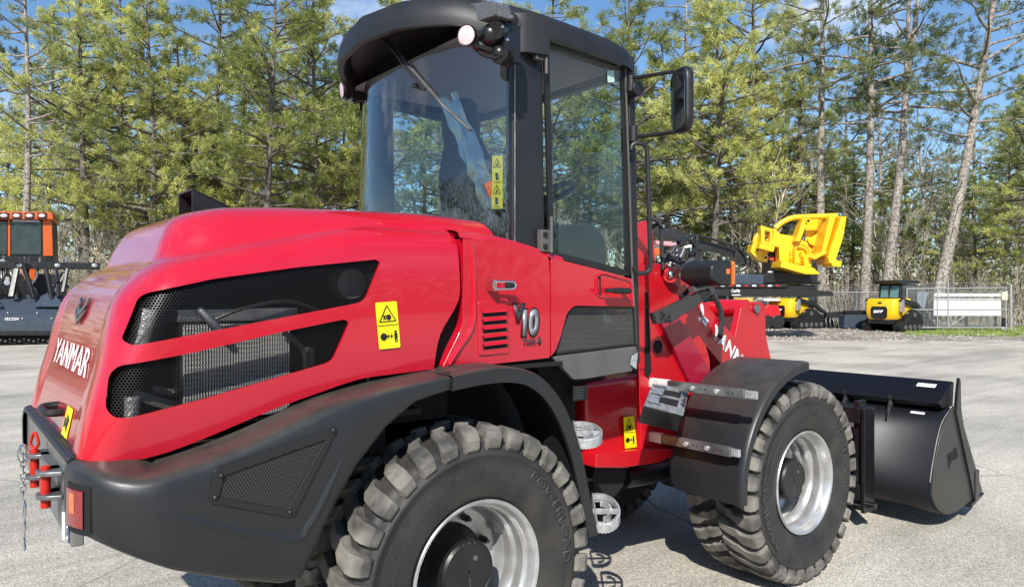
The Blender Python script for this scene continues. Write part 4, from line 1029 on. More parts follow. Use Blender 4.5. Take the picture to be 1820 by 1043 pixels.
# sticker on the door glass
MB().prism(roundpoly(poly_px([(1079, 126), (1091, 126), (1092, 147), (1080, 147)], -.677), .004), (0, -.001, 0)).build('window_sticker', mat('mint_sticker', (.45, .62, .55), .5), L)
# grey lower cab skirt
sk = MB().prism(poly_px([(980, 634), (1131, 615), (1134, 628), (1124, 660), (1040, 674), (1020, 675), (1004, 658)], -.69), (0, .03, 0)).build('cab_skirt', GREYP, L, bev=.006); c = mirror_y(sk); c.parent = L
MB().prism(poly_px([(1124, 632), (1134, 626), (1131, 656), (1121, 648)], -.70), (0, .002, 0)).build('step_light', GALV, L, bev=.001)
MB().box((.50, -.60, 1.20), (1.08, .60, 1.30)).box((.40, -.35, 1.1), (1.15, .35, 1.25)).build('cab_floor', MATT, L)
MB().box((.0, -.66, 1.26), (.52, .66, 1.62)).build('cab_base', MATT, L)

# roof
HX = .725
def plan(k, n=72):   # roof outline scaled inwards by k
    out = []
    for i in range(n):
        a = 2 * math.pi * i / n; e = .42
        cx, cy = math.cos(a), math.sin(a)
        y = (HX - k) * math.copysign(abs(cy) ** e, cy)
        t = abs(y) / HX
        xr = -.04 + .31 * t ** 2.2 + k; xf = 1.17 - .08 * t ** 2.5 - k
        x = (xr + xf) / 2 + (xf - xr) / 2 * math.copysign(abs(cx) ** e, cx)
        out.append((x, y))
    return out
def rz_(x, y):   # lower lip height
    t = abs(y) / HX
    return 2.66 - .06 * t ** 2 - .10 * max(0, t - .72) / .28 * max(0, min(1, (.30 - x) / .2)) * 1.0 - .05 * max(0, x - .2)
rr = []
for k, dz in ((.24, .03), (.07, .03), (.03, .0), (.0, .0), (-.004, .03), (0, .055), (.02, .085), (.06, .105), (.14, .125), (.30, .15), (.5, .16), (.70, .165)):
    rr.append([(x, y, rz_(x, y) + dz + (.035 * (1 - (y / HX) ** 2) * (1 if dz > .02 and k > 0 else 0))) for x, y in plan(k)])
mb = MB(); n = len(rr[0]); vs = [p for r in rr for p in r]; fs = []
for i in range(len(rr) - 1):
    for j in range(n): fs.append([i * n + j, i * n + (j + 1) % n, (i + 1) * n + (j + 1) % n, (i + 1) * n + j])
fs.append(list(range(n))); fs.append([(len(rr) - 1) * n + j for j in range(n)])
mb.add(vs, fs); roof = mb.build('roof', ROOFM, L, smooth=True, ang=45)
# underside liner, lighter than the shell
MB().box((.22, -.58, 2.61), (1.05, .58, 2.63)).build('headliner', mat('grey_headliner', (.25, .26, .27), .8), L)
# lamp mounts drooping at the rear corners
for s in (-1, 1):
    c_ = [(.27, .60), (.31, .66), (.36, .70), (.46, .72)]
    mb = MB(); rows = [[(x, s * y, 2.52), (x, s * y, 2.68), (x + .02, s * (y - .03), 2.68), (x + .02, s * (y - .03), 2.52), (x, s * y, 2.52)] for x, y in c_]
    mb.grid(rows); mb.build('roof_corner', ROOFM, roof, bev=.006)
# antenna boot on the rear lip
p = Vector(PX(858, -14, .10))
mb = MB(); mb.prism(roundpoly([p + Vector((0, .09, -.02)), p + Vector((0, -.06, -.05)), p + Vector((.0, -.075, -.11)), p + Vector((0, .035, -.10)), p + Vector((0, .05, -.04))], .012), (.08, 0, .0))
mb.build('wiper_motor_cover', mat('speckled_grey_plastic', (.10, .105, .11), .5, noise=.5, nscale=160), L, bev=.01)
# work lamps
def worklamp(c, aim, parent=L, r=.042):
    aim = Vector(aim).normalized(); c = Vector(c)
    q = aim.to_track_quat('Z', 'Y').to_matrix()
    def W(x, y, z): return c + q @ Vector((x, y, z))
    m = MB(); rows = []
    for rad, z in ((r * .98, .0), (r * 1.08, .002), (r * 1.1, -.012), (r * .9, -.016)):
        rows.append([W(rad * math.cos(t * math.pi / 14), rad * math.sin(t * math.pi / 14), z) for t in range(29)])
    for i in range(5):
        z = -.02 - i * .014; rows.append([W(r * (1.0 - i * .06) * math.cos(t * math.pi / 14), r * (1 - i * .06) * math.sin(t * math.pi / 14), z) for t in range(29)])
        rows.append([W(r * (.75 - i * .05) * math.cos(t * math.pi / 14), r * (.75 - i * .05) * math.sin(t * math.pi / 14), z - .005) for t in range(29)])
    rows.append([W(.002 * math.cos(t * math.pi / 14), .002 * math.sin(t * math.pi / 14), -.1) for t in range(29)])
    m.grid(rows); o = m.build('work_lamp', PLASB, parent, smooth=True)
    m = MB(); rows = [[W(rad * math.cos(t * math.pi / 14), rad * math.sin(t * math.pi / 14), z) for t in range(29)] for rad, z in ((r * .97, .001), (r * .6, .004), (.002, .005))]
    m.grid(rows); m.build('lamp_lens', LENS, o, smooth=True); return o
c1 = Vector(PX(829, 63, .06)); 
lp = worklamp(c1, (-.75, -.35, -.12), r=.036)
c2 = c1 + Vector((.10, -.06, .01))
mb = MB().tube([c1 + Vector((.05, .02, -.02)), c1 + Vector((.10, -.02, -.04)), c1 + Vector((.20, -.05, -.02))], .022, 10)
mb.sphere(c1 + Vector((.09, -.035, .01)), .042, 14).sphere(c1 + Vector((.12, -.05, -.06)), .035, 12).box(c1 + Vector((.11, -.09, -.09)), c1 + Vector((.19, -.02, .05)))
mb.cyl(c1 + Vector((.08, -.08, .015)), c1 + Vector((.12, -.06, .03)), .034, 18)
mb.build('rear_camera', BLK, L, smooth=True)
MB().sphere(Vector(PX(910, 36, .22)), .026, 14).tube([Vector(PX(903, 22, .24)), Vector(PX(899, 55, .24))], .008, 8).build('beacon_ball', PLASB, L, smooth=True)
mb = MB()
for q in ((893, 48), (902, 71), (853, 78)): mb.sphere(PX(q[0], q[1], .14), .007, 8)
mb.build('lamp_bolt', CHROME, L, smooth=True)
MB().tube(curve_pts([PX(846, 88, .12), PX(858, 98, .12), PX(880, 104, .13), PX(893, 98, .14)]), .007, 6).prism([PX(870, 92, .16), PX(905, 88, .17), PX(903, 100, .17), PX(888, 116, .16), PX(878, 112, .16)], (.03, 0, 0)).build('lamp_cable', MATT, L)
c3 = Vector(PX(607, 161, .17)); worklamp(c3, (-.75, .15, -.1), r=.040)
mb = MB().box(c3 + Vector((.03, -.06, -.05)), c3 + Vector((.10, .03, .05))).tube([c3 + Vector((.04, 0, -.02)), c3 + Vector((.06, -.03, -.06)), c3 + Vector((.10, -.06, -.05))], .010, 8); mb.build('lamp_bracket', BLK, L, bev=.004)
# left side lamp seen past the A pillar
c4 = Vector(PY(1127, 160, -.70)); MB().cyl(c4 + Vector((0, .03, 0)), c4 + Vector((0, -.03, 0)), .035, 16).build('side_lamp', PLASB, L, bev=.005)
# wiper
W0 = [(672, 62), (700, 90), (722, 122), (755, 160), (790, 197), (835, 233)]
q = [on_glass(a, b, .035) for a, b in W0]
wp = MB().tube([q[0] + Vector((.03, 0, .03))] + q[:4], .007, 8).build('wiper_arm', PLASB, L, smooth=True)
q2 = [on_glass(a, b, .018) for a, b in [(690, 72), (722, 112), (757, 152), (790, 190), (836, 232)]]
MB().tube(q2, .0065, 6).build('wiper_blade', GREYP, wp, smooth=True)
q3 = [v + Vector((-.009, .0, .004)) for v in q2]; MB().tube(q3, .0035, 6).build('wiper_rib', GREYB, wp, smooth=True)
p = on_glass(738, 153, .02); MB().box(p - Vector((.012, .010, .010)), p + Vector((.012, .010, .010))).build('wiper_joint', PLASB, wp, bev=.002)
# safety sticker strip inside the rear window
pp = [Vector(PX(a, b, .36)) for a, b in [(875, 277), (893, 277), (893, 371), (874, 371)]]
o = MB().prism(pp, (.001, 0, 0)).build('safety_label', mat('muted_yellow', (.62, .55, .03), .5), L)
mb = MB()
def uq(u_, v_): return pp[0] + (pp[1] - pp[0]) * u_ + (pp[3] - pp[0]) * v_ + Vector((-.0012, 0, 0))
for v0 in (.04, .30, .54, .76):
    if v0 in (.04, .54):
        for a, b in (((.5, v0 + .01), (.85, v0 + .17)), ((.85, v0 + .17), (.15, v0 + .17)), ((.15, v0 + .17), (.5, v0 + .01))): mb.bar(uq(*a), uq(*b), .001, .003, up=(1, 0, 0))
        mb.prism([uq(.4, v0 + .15), uq(.6, v0 + .15), uq(.55, v0 + .07)], (-.0006, 0, 0))
    else:
        mb.prism([uq(.35, v0 + .02), uq(.6, v0 + .02), uq(.7, v0 + .14), uq(.4, v0 + .16)], (-.0006, 0, 0)); mb.bar(uq(.2, v0 + .19), uq(.8, v0 + .19), .001, .004, up=(1, 0, 0))
mb.build('safety_symbol', INK, o)
# ---- interior: seat, film, steering wheel, console
SX = .62
st_ = MB().prism(roundpoly([(SX - .10, 0, 1.80), (SX + .02, 0, 1.80), (SX - .02, 0, 2.36), (SX - .12, 0, 2.38), (SX - .17, 0, 2.2)], .03), (0, .0, 0))
mb = MB()
prof_ = [(1.78, .24), (1.95, .25), (2.15, .23), (2.27, .16), (2.31, .14), (2.36, .15), (2.46, .14), (2.49, .10)]
rows = []
for z, hw in prof_:
    lean = -.10 * (z - 1.78) / .7
    rows.append([(SX + lean + .05 * math.cos(a) * (1 if z < 2.3 else .8), hw * math.copysign(abs(math.sin(a)) ** .6, math.sin(a)) + .04, z) for a in [2 * math.pi * k / 24 for k in range(25)]])
mb.grid(rows); mb.add(rows[-1][:-1], [list(range(24))])
seat = mb.build('operator_seat', SEAT, L, smooth=True, ang=50)
MB().prism(roundpoly([(SX - .05, -.22, 1.72), (SX + .42, -.22, 1.76), (SX + .44, -.22, 1.84), (SX - .02, -.22, 1.82)], .03), (0, .52, 0)).box((SX - .1, -.18, 1.3), (SX + .35, .24, 1.72)).build('seat_cushion', SEAT, seat, bev=.02)
for yy in (-.30, .34): MB().prism(roundpoly([(SX - .12, yy, 1.90), (SX + .22, yy, 1.92), (SX + .22, yy, 1.98), (SX - .12, yy, 1.97)], .02), (0, .07, 0)).build('armrest', SEAT, seat, bev=.015)
fm = MB(); rows = []; rgf = random.Random(2)
for i in range(15):
    z = 2.50 - i * .05; c_ = -.02 - .028 * i; rows.append([(SX - .20 + .012 * i * .3 + rgf.uniform(-.012, .012), c_ + w_ + rgf.uniform(-.006, .006), z) for w_ in (-.075, -.05, -.02, .0, .025, .055, .085)])
fm.grid(rows).build('plastic_film', FILM, seat, smooth=True)
MB().tube(curve_pts([(SX - .16, -.30, 2.05), (SX - .12, -.32, 1.92), (SX - .16, -.30, 1.78)]), .03, 8).build('seat_belt', ORNG, seat)
MB().sphere((.36, -.17, 1.84), .10, 16, 1, .75, 1).sphere((.42, -.40, 1.84), .085, 16).sphere((.44, -.54, 1.84), .08, 14).build('rear_parcel', SEAT, L, smooth=True)
MB().box((.30, .34, 1.80), (.33, .38, 1.88)).build('white_switch', WHT, L, bev=.01)
MB().tube(curve_pts([on_glass(700, 402, -.05), on_glass(720, 396, -.05), on_glass(738, 398, -.05)]), .009, 8).box(on_glass(732, 404, -.05), on_glass(746, 392, -.08)).build('red_rail', RED, L, bev=.004)
wc = Vector(PY(958, 352, 0.0)); mb = MB(); nrm = Vector((-.45, 0, .89)); uu = Vector((.89, 0, .45))
pts = [wc + (uu * math.cos(2 * math.pi * k / 28) + Vector((0, 1, 0)) * math.sin(2 * math.pi * k / 28)) * .20 for k in range(29)]
mb.tube(pts, .016, 8, caps=False)
for a in (0, 2.1, 4.2): mb.tube([wc - nrm * .03, wc + (uu * math.cos(a) + Vector((0, 1, 0)) * math.sin(a)) * .19], .01, 6)
mb.sphere(wc - nrm * .03, .05, 10); mb.tube([wc - nrm * .03, wc + Vector((.25, 0, -.55))], .04, 10)
mb.build('steering_wheel', PLASB, L, smooth=True)
MB().prism(roundpoly([(.80, 0, 1.35), (1.05, 0, 1.35), (1.05, 0, 1.80), (.98, 0, 1.90), (.88, 0, 1.86)], .03), (0, .34, 0)).prism(roundpoly([(.62, -.36, 1.3), (.98, -.36, 1.3), (1.0, -.36, 1.80), (.90, -.36, 1.88), (.66, -.36, 1.85)], .05), (0, -.16, 0)).build('dash_console', SEAT, L, bev=.015)
MB().tube([(.50, .42, 1.35), (.50, .42, 2.05)], .006, 6).build('control_lever', PLASB, L)

# ---- mirror and its bracket, grab rail
ma = MB().tube(curve_pts([PY(1120, 138, -.70), PY(1140, 137, -.76), PY(1175, 131, -.86), PY(1197, 128, -.92)], 5), .009, 8)
ma.tube(curve_pts([PY(1128, 243, -.70), PY(1165, 239, -.80), PY(1200, 234, -.90), PY(1216, 224, -.93), PY(1223, 205, -.93), PY(1224, 180, -.93)], 5), .010, 8)
ma.cyl(PY(1122, 136, -.70), PY(1122, 163, -.70), .022, 14); ma.cyl(PY(1126, 225, -.70), PY(1126, 252, -.70), .020, 14)
ma.build('mirror_bracket', PLASB, L, smooth=True)
mc = Vector(PY(1206, 180, -.93)); ang = R_(144.5 + 9)
n1 = Vector((math.cos(ang), math.sin(ang), 0)); t1 = Vector((-n1.y, n1.x, 0)); zz = Vector((0, 0, 1))
P = roundpoly([mc + t1 * a + zz * b for a, b in ((-.085, .150), (.085, .140), (.085, -.140), (-.070, -.140))], .065, 6)
mo = MB().prism([p - n1 * .035 for p in P], n1 * .04).build('mirror_housing', PLASB, L, bev=.012)
P2 = roundpoly([mc + n1 * .0065 + t1 * a + zz * b for a, b in ((-.072, .135), (.074, .126), (.074, -.126), (-.060, -.126))], .055, 6)
MB().prism(P2, n1 * .001).build('mirror_glass', mat('mirror', (.75, .78, .78), .03, metal=1.), mo)
MB().sphere(mc - n1 * .045, .016, 10).build('mirror_knob', PLASB, mo, smooth=True)
MB().tube(roundpoly([PY(1122, 254, -.70), PY(1150, 256, -.74), PY(1157, 484, -.74), PY(1128, 487, -.70)], .06, 6), .011, 10).build('grab_rail', PLASB, L, smooth=True)

# ================================================================== BACKGROUND MACHINES
class Far:
    """local frame standing at depth d: x to the right, y away, z up, turned by `turn`; P gives the local point seen at a pixel on the plane y"""
    def __init__(s, px, d, name, turn=0.):
        s.px, s.d = px, d; s.k = d / FPX; s.rz = -YAW + R_(turn); s.o = BG(px, d); s.root = empty(name, s.o, s.rz)
    def P(s, px, py, y=0.):
        r = ray(px, py); c, n = math.cos(s.rz), math.sin(s.rz); ox, oy = CAM[0] - s.o[0], CAM[1] - s.o[1]
        lx, ly = c * ox + n * oy, -n * ox + c * oy; rx, ry = c * r[0] + n * r[1], -n * r[0] + c * r[1]
        t = (y - ly) / ry; return Vector((lx + rx * t, y, CAM[2] + r[2] * t))
    def prism(s, pts, y0, th, mb=None): 
        mb = mb or MB(); mb.prism([s.P(a, b, y0) for a, b in pts], (0, th, 0)); return mb
YP = mat('machine_yellow', (.86, .50, .008), .38, coat=.5, noise=.05)
OR = mat('machine_orange', (.58, .10, .012), .35, coat=.5)
NAVY = mat('blue_grey_steel', (.045, .062, .085), .42, noise=.1)
WIN = mat('tinted_window', (.03, .045, .05), .08, coat=1.)
STEEL = mat('light_steel', (.45, .46, .46), .4, metal=.6)
BG_BLK = mat('far_black', (.015, .015, .016), .35, noise=.2)
# ---- forestry machine with mulching head
m = Far(20, 22.0, 'forestry_mulcher', 27); tag(m.root, 'orange tracked forestry machine carrying a blue grey mulching head', 'mulcher')
body = MB().box((-2.0, 2.4, .55), (1.0, 6.2, 2.2)).build('body', BG_BLK, m.root, bev=.05)
for xx in (-2.1, .5):
    MB().prism(roundpoly([(xx, 1.9, .0), (xx, 6.8, .0), (xx, 7.1, .5), (xx, 6.6, .95), (xx, 2.2, .95), (xx, 1.7, .45)], .3), (.6, 0, 0)).build('track', BG_BLK, m.root, bev=.02)
cab_ = m.prism([(-52, 392), (92, 392), (94, 470), (-52, 470)], 2.6, 2.0).build('cab', BG_BLK, m.root, bev=.03)
mb = m.prism([(-56, 374), (93, 377), (96, 391), (-56, 390)], 2.4, 2.4); mb.build('cab_roof', OR, m.root, bev=.04)
m.prism([(76, 391), (92, 391), (94, 455), (77, 455)], 2.56, .1).build('cab_post', OR, m.root, bev=.01)
m.prism([(14, 391), (18, 391), (18, 455), (14, 455)], 2.55, .08).build('cab_post', OR, m.root)
for a in (-50, 20): m.prism([(a, 394), (a + (62 if a < 0 else 53), 394), (a + (62 if a < 0 else 53), 452), (a, 452)], 2.57, .02).build('window', WIN, cab_)
m.prism([(22, 391), (70, 392), (70, 395), (22, 394)], 2.52, .03).build('wiper', STEEL, cab_)
for k in range(6):
    c = -38 + k * 22.5; bz = m.prism([(c - 8, 378), (c + 8, 378), (c + 8, 389), (c - 8, 389)], 2.36, .06).build('lamp_box', BG_BLK, m.root, bev=.01)
    p = m.P(c, 383.5, 2.35); MB().sphere(p, .10, 14, 1, .3, .62).build('lamp', LENS, bz, smooth=True)
# push bar and its frame
mb = m.prism([(-80, 463), (178, 467), (178, 479), (-80, 477)], .9, .18); pb = mb.build('push_bar', BG_BLK, m.root, bev=.02)
for c in (-30, 34, 102, 168): p = m.P(c, 472, .88); MB().sphere(p, .09, 12, 1, .4, .75).build('bar_cap', STEEL, pb, smooth=True)
rg = random.Random(11)
for k, (a, b, c, d) in enumerate([(30, 478, 20, 528), (44, 478, 60, 530), (100, 478, 104, 528), (82, 478, 92, 532), (-10, 478, -20, 530), (120, 478, 112, 520)]):
    MB().bar(m.P(a, b, .95), m.P(c, d, .6), .14 if k in (0, 4) else .09, .12).build('strut', BG_BLK, m.root, bev=.01)
for k in range(13):
    x0 = rg.uniform(-20, 120); y0 = rg.uniform(482, 500); x1 = x0 + rg.uniform(-22, 22); y1 = rg.uniform(506, 524)
    MB().tube(curve_pts([m.P(x0, 462 + rg.uniform(-8, 0), 1.3), m.P(x0 + rg.uniform(-8, 8), y0, .9), m.P(x1, y1, .8), m.P(x1 + 4, 528, .9)], 5), .035, 7).build('hose', mat('hose_grey', (.12, .12, .12), .4) if k % 3 == 0 else BG_BLK, m.root, smooth=True)
for k in range(14):
    p = m.P(rg.uniform(-20, 118), rg.uniform(455, 522), rg.uniform(.7, 1.2)); s = rg.uniform(.04, .09); MB().cyl(p, p + Vector((0, -s, 0)), s, 10).build('coupling', STEEL if k % 2 else BG_BLK, m.root, bev=.005)
m.prism([(38, 470), (62, 470), (62, 498), (40, 498)], 1.9, .2).build('radiator_cover', OR, m.root)
m.prism([(-90, 524), (112, 524), (124, 545), (120, 565), (-90, 565)], 1.0, .6).build('head_back', NAVY, m.root, bev=.02)
# mulching head hood: sloping top, gussets and front plate
def slope(pts, y0, y1, name, mt_):
    P = [m.P(a, b, y) for (a, b), y in zip(pts, (y1, y1, y0, y0))]; return MB().prism(P, (0, .03, -.04)).build(name, mt_, m.root, bev=.008)
hd = slope([(-95, 531), (118, 531), (137, 562), (-110, 562)], .0, .9, 'head_hood', NAVY)
m.prism([(-110, 561), (137, 561), (140, 590), (-112, 590)], -.02, .06).build('front_plate', NAVY, m.root, bev=.01)
m.prism([(-112, 588), (140, 588), (141, 596), (-113, 596)], -.08, .2).build('lower_lip', BG_BLK, m.root, bev=.01)
m.prism([(-113, 594), (141, 594), (139, 611), (-112, 611)], .12, .9).build('drum', MATT, m.root)
for s in (-112, 137): m.prism([(s, 548), (s + 5, 548), (s + 6, 612), (s, 612)], -.02, 1.1).build('head_cheek', NAVY, m.root, bev=.01)
for g0 in (70, -40): MB().prism([m.P(g0, 528, .9), m.P(g0 + 22, 516, .9), m.P(g0 + 45, 545, .25), m.P(g0 - 10, 545, .3)], (0, .05, 0)).build('gusset', NAVY, hd, bev=.008)
for k in range(9):
    p = m.P(-90 + k * 26, 566 if k % 2 else 556, -.03); MB().sphere(p, .028, 8).build('bolt', STEEL, hd, smooth=True)
pl = m.P(8, 570, -.035); lettering('head_lettering', 'FECON', WHT, m.root, pl, (1, 0, 0), (0, 0, 1), height=.09, width=.36, offset=.03, shear=.25, ext=.004)
for k in range(30): 
    p = m.P(-108 + k * 8.4, 603 + (k % 3) * 2, .10); MB().cyl(p, p + Vector((0, -.06, .02)), .04, 6).build('tooth', BG_BLK, hd)

# ---- compact track loader, facing away (local x forward, y left)
def track_loader():
    r = empty('track_loader')
    def pr(pts, y0, th, nm, mt_, par=r, bev=.01, rd=0.):
        P = [Vector((a, y0, b)) for a, b in pts]; P = roundpoly(P, rd) if rd else P
        return MB().prism(P, (0, th, 0)).build(nm, mt_, par, bev=bev)
    # engine hood: tapered rear body
    b = MB(); rows = []
    for z, w_, x0 in ((.42, .50, -1.18), (.55, .60, -1.27), (.80, .64, -1.30), (1.10, .66, -1.26), (1.30, .64, -1.20), (1.34, .60, -1.10)):
        rows.append([(-.1, -w_, z), (x0 + .12, -w_, z), (x0 + .03, -w_ + .06, z), (x0, -w_ + .14, z), (x0, w_ - .14, z), (x0 + .03, w_ - .06, z), (x0 + .12, w_, z), (-.1, w_, z)])
    b.grid(rows); b.add(rows[-1], [list(range(8))]); body = b.build('body', YP, r, smooth=True, ang=40)
    hx = [(-1.305, a, c) for a, c in ((-.30, 1.02), (.30, 1.02), (.37, .88), (.34, .60), (.22, .50), (-.22, .50), (-.34, .60), (-.37, .88))]
    gr = MB().prism(hx, (.05, 0, 0)).build('rear_grille', BG_BLK, r, bev=.008)
    lettering('rear_lettering', 'asv', WHT, gr, (-1.31, .24, .74), (0, -1, 0), (0, 0, 1), height=.13, width=.44, offset=.05, shear=.2, ext=.004)
    MB().box((-1.285, -.09, 1.14), (-1.22, .05, 1.2)).build('rear_camera', BG_BLK, body)
    for s in (-1, 1): MB().box((-.98, s * .665 - .004, .78), (-.72, s * .665 + .004, 1.08)).build('side_vent', BG_BLK, body)
    MB().box((-1.22, -.56, .30), (.9, .56, .50)).build('underframe', BG_BLK, r, bev=.03)
    # cab
    cb = pr([(-.55, 1.25), (.75, .9), (.72, 1.9), (-.45, 1.95)], -.46, .92, 'cab', BG_BLK, bev=.03)
    pr([(-.72, 1.94), (.72, 1.96), (.95, 2.02), (.72, 2.09), (-.66, 2.10), (-.80, 2.06)], -.54, 1.08, 'cab_roof', BG_BLK, cb, .02)
    for s in (-1, 1): 
        pr([(-.40, 1.32), (.60, 1.2), (.58, 1.86), (-.34, 1.88)], s * .462, .006 * s, 'side_window', WIN, cb, 0)
        pr([(-.5, 1.3), (-.44, 1.3), (-.38, 1.95), (-.45, 1.95)], s * .47, .02 * s, 'cab_bar', BG_BLK, cb, 0)
    MB().prism([(-.555, -.38, 1.38), (-.555, .38, 1.38), (-.475, .38, 1.86), (-.475, -.38, 1.86)], (-.006, 0, 0)).build('rear_window', mat('teal_glass', (.10, .20, .20), .08, coat=1.), cb)
    MB().box((-.57, -.02, 1.36), (-.47, .02, 1.9)).build('window_bar', BG_BLK, cb)
    # loader arms
    for s in (-1, 1):
        y = s * .68
        pr([(-1.05, 1.28), (-.85, 1.36), (.2, 1.16), (.95, .72), (1.18, .40), (1.08, .34), (.80, .62), (.1, 1.0), (-.9, 1.14)], y, .10 * s, 'lift_arm', BG_BLK, r, .01)
        pr([(-1.0, .8), (-.78, .8), (-.82, 1.30), (-.98, 1.28)], y, .12 * s, 'arm_post', STEEL, r, .01)
        MB().tube([(-.5, y + .05 * s, .75), (.75, y + .05 * s, .62)], .045, 10).build('lift_cylinder', STEEL, r, smooth=True)
        # track
        tp = roundpoly([Vector((a, s * .50, b_)) for a, b_ in ((-1.05, .02), (.95, .02), (1.12, .20), (.95, .38), (-.05, .86), (-.28, .86), (-1.15, .24))], .12, 5)
        t = MB().prism(tp, (0, s * .34, 0)).build('track', BG_BLK, r, bev=.015)
        inn_ = roundpoly([Vector((a, s * .842, b_)) for a, b_ in ((-.90, .10), (.85, .10), (.90, .28), (-.10, .72), (-.22, .72), (-.98, .22))], .08)
        MB().prism(inn_, (0, s * .004, 0)).build('track_recess', MATT, t)
        n_ = len(tp); L_ = MB()
        for k in range(n_):
            a, b_ = tp[k], tp[(k + 1) % n_]; ln = (b_ - a).length; q = max(1, int(ln / .085))
            for j in range(q):
                c = a + (b_ - a) * ((j + .5) / q); dd = (b_ - a).normalized(); L_.bar(c - dd * .018 + Vector((0, 0, 0)), c + dd * .018, .34, .05, up=(0, 0, 1)) if False else L_.prism([c - dd * .02 + Vector((0, 0, 0)), c + dd * .02, c + dd * .02 + Vector((-dd.z, 0, dd.x)) * -.0 + Vector((dd.z, 0, -dd.x)) * .03, c - dd * .02 + Vector((dd.z, 0, -dd.x)) * .03], (0, s * .34, 0))
        L_.build('track_lug', BG_BLK, t)
        for k in range(6):
            x = -.82 + k * .33; MB().cyl((x, s * .84, .17), (x, s * .87, .17), .105, 16).build('roller', STEEL if k % 1 else GREYP, t, bev=.01)
        MB().cyl((-.16, s * .84, .66), (-.16, s * .87, .66), .10, 14).build('sprocket', GREYP, t, bev=.01)
    MB().prism([(1.10, -.85, .03), (1.55, -.85, .02), (1.5, -.85, .08), (1.22, -.85, .42), (1.12, -.85, .42)], (0, 1.7, 0)).build('bucket', BG_BLK, r, bev=.01)
    return r
t1 = track_loader()
tag(t1, 'yellow compact track loader standing alone beside the chain link gate', 'track loader', 'compact track loaders parked on the gravel')
c = BG(1594, 31.0); t1.location = (c[0], c[1], 0); t1.rotation_euler = (0, 0, R_(-6))
t2 = copy_tree(t1); c = BG(1418, 33.5); t2.location = (c[0], c[1], 0); t2.rotation_euler = (0, 0, R_(-8)); t2["label"] = 'yellow compact track loader half hidden under the end of the trailer deck'
t3 = copy_tree(t1); c = BG(1338, 37.5); t3.location = (c[0], c[1], 0); t3.rotation_euler = (0, 0, R_(0)); t3["label"] = 'farthest yellow track loader, mostly hidden behind the red bell crank'

# ---- black trailer
m = Far(1340, 25.0, 'gooseneck_trailer'); tag(m.root, 'long black trailer with a white lettered side beam', 'trailer')
m.prism([(1180, 512), (1395, 512), (1480, 518), (1482, 526), (1395, 527), (1180, 526)], 0, 2.4).build('side_beam', BG_BLK, m.root, bev=.02)
m.prism([(1180, 504), (1400, 505), (1400, 511), (1180, 511)], -.06, 2.5).build('deck', BG_BLK, m.root, bev=.01)
for k in range(12):
    m.prism([(1225 + k * 14, 506.5), (1232 + k * 14, 506.5), (1232 + k * 14, 509), (1225 + k * 14, 509)], -.072, .01).build('reflector_tape', mat('tape_red', (.35, .02, .02), .4) if k % 2 else WHT, m.root)
lettering('beam_lettering', 'Quality', WHT, m.root, m.P(1300, 521, -.003), (1, 0, 0), (0, 0, 1), height=.14, width=.30, offset=.03, shear=.2, ext=.003)
MB().box(m.P(1301, 525, -.006), m.P(1316, 523.4, -.001)).build('beam_lettering', WHT, m.root)
m.prism([(1205, 526), (1292, 526), (1290, 560), (1210, 556)], .3, 1.6).build('axle_frame', BG_BLK, m.root, bev=.02)
for px_ in (1235, 1272, 1296):
    for yy in (.05, 1.9):
        p = m.P(px_, 0, yy); MB().lathe([(.02, .30), (.20, .30), (.24, .28), (.42, .28), (.46, .22), (.46, .08), (.42, .02), (.24, .02), (.20, 0.06), (.02, .06)], 26, (p.x, yy, .46)).build('wheel', BG_BLK, m.root, smooth=True)
m.prism([(1296, 526), (1304, 526), (1304, 588), (1296, 588)], .8, .12).build('landing_leg', BG_BLK, m.root)
m.prism([(1400, 508), (1450, 508), (1452, 516), (1400, 516)], .2, 1.8).build('tail_ramp', BG_BLK, m.root, bev=.02)
p0, p1 = m.P(1290, 492, 1.0), m.P(1372, 500, 1.0)
MB().box((p0.x, .6, m.P(0, 505).z), (p1.x, 1.8, m.P(0, 487).z)).build('tool_box', NAVY, m.root, bev=.02)

# ---- stand carrying the felling head
m2 = Far(1420, 25.0, 'attachment_stand'); tag(m2.root, 'black steel stand with a red badge on the trailer deck', 'stand')
m2.root.location.z = 0
up_ = m2.prism([(1366, 441), (1384, 441), (1386, 502), (1362, 502)], .6, .6).build('upright', BG_BLK, m2.root, bev=.02)
m2.prism([(1362, 484), (1452, 486), (1454, 503), (1358, 503)], .5, 1.2).build('base', BG_BLK, m2.root, bev=.02)
m2.prism([(1392, 478), (1420, 480), (1450, 490), (1392, 490)], .7, .8).build('rest', BG_BLK, m2.root, bev=.02)
p = m2.P(1371.5, 459.5, .59); MB().sphere(p, .10, 16, 1.1, .1, .62).build('badge', mat('badge_red', (.75, .05, .06), .4), up_, smooth=True)
MB().sphere(p + Vector((0, -.006, 0)), .06, 14, 1.0, .1, .5).build('badge_ring', WHT, up_, smooth=True); MB().sphere(p + Vector((0, -.010, 0)), .045, 14, 1.0, .1, .5).build('badge_centre', MATS['badge_red'], up_, smooth=True)
m2.prism([(1365, 482), (1375, 482), (1375, 488), (1365, 488)], .59, .005).build('sticker', WHT, up_); m2.prism([(1367, 489), (1373, 489), (1373, 492), (1367, 492)], .59, .005).build('sticker', WHT, up_)
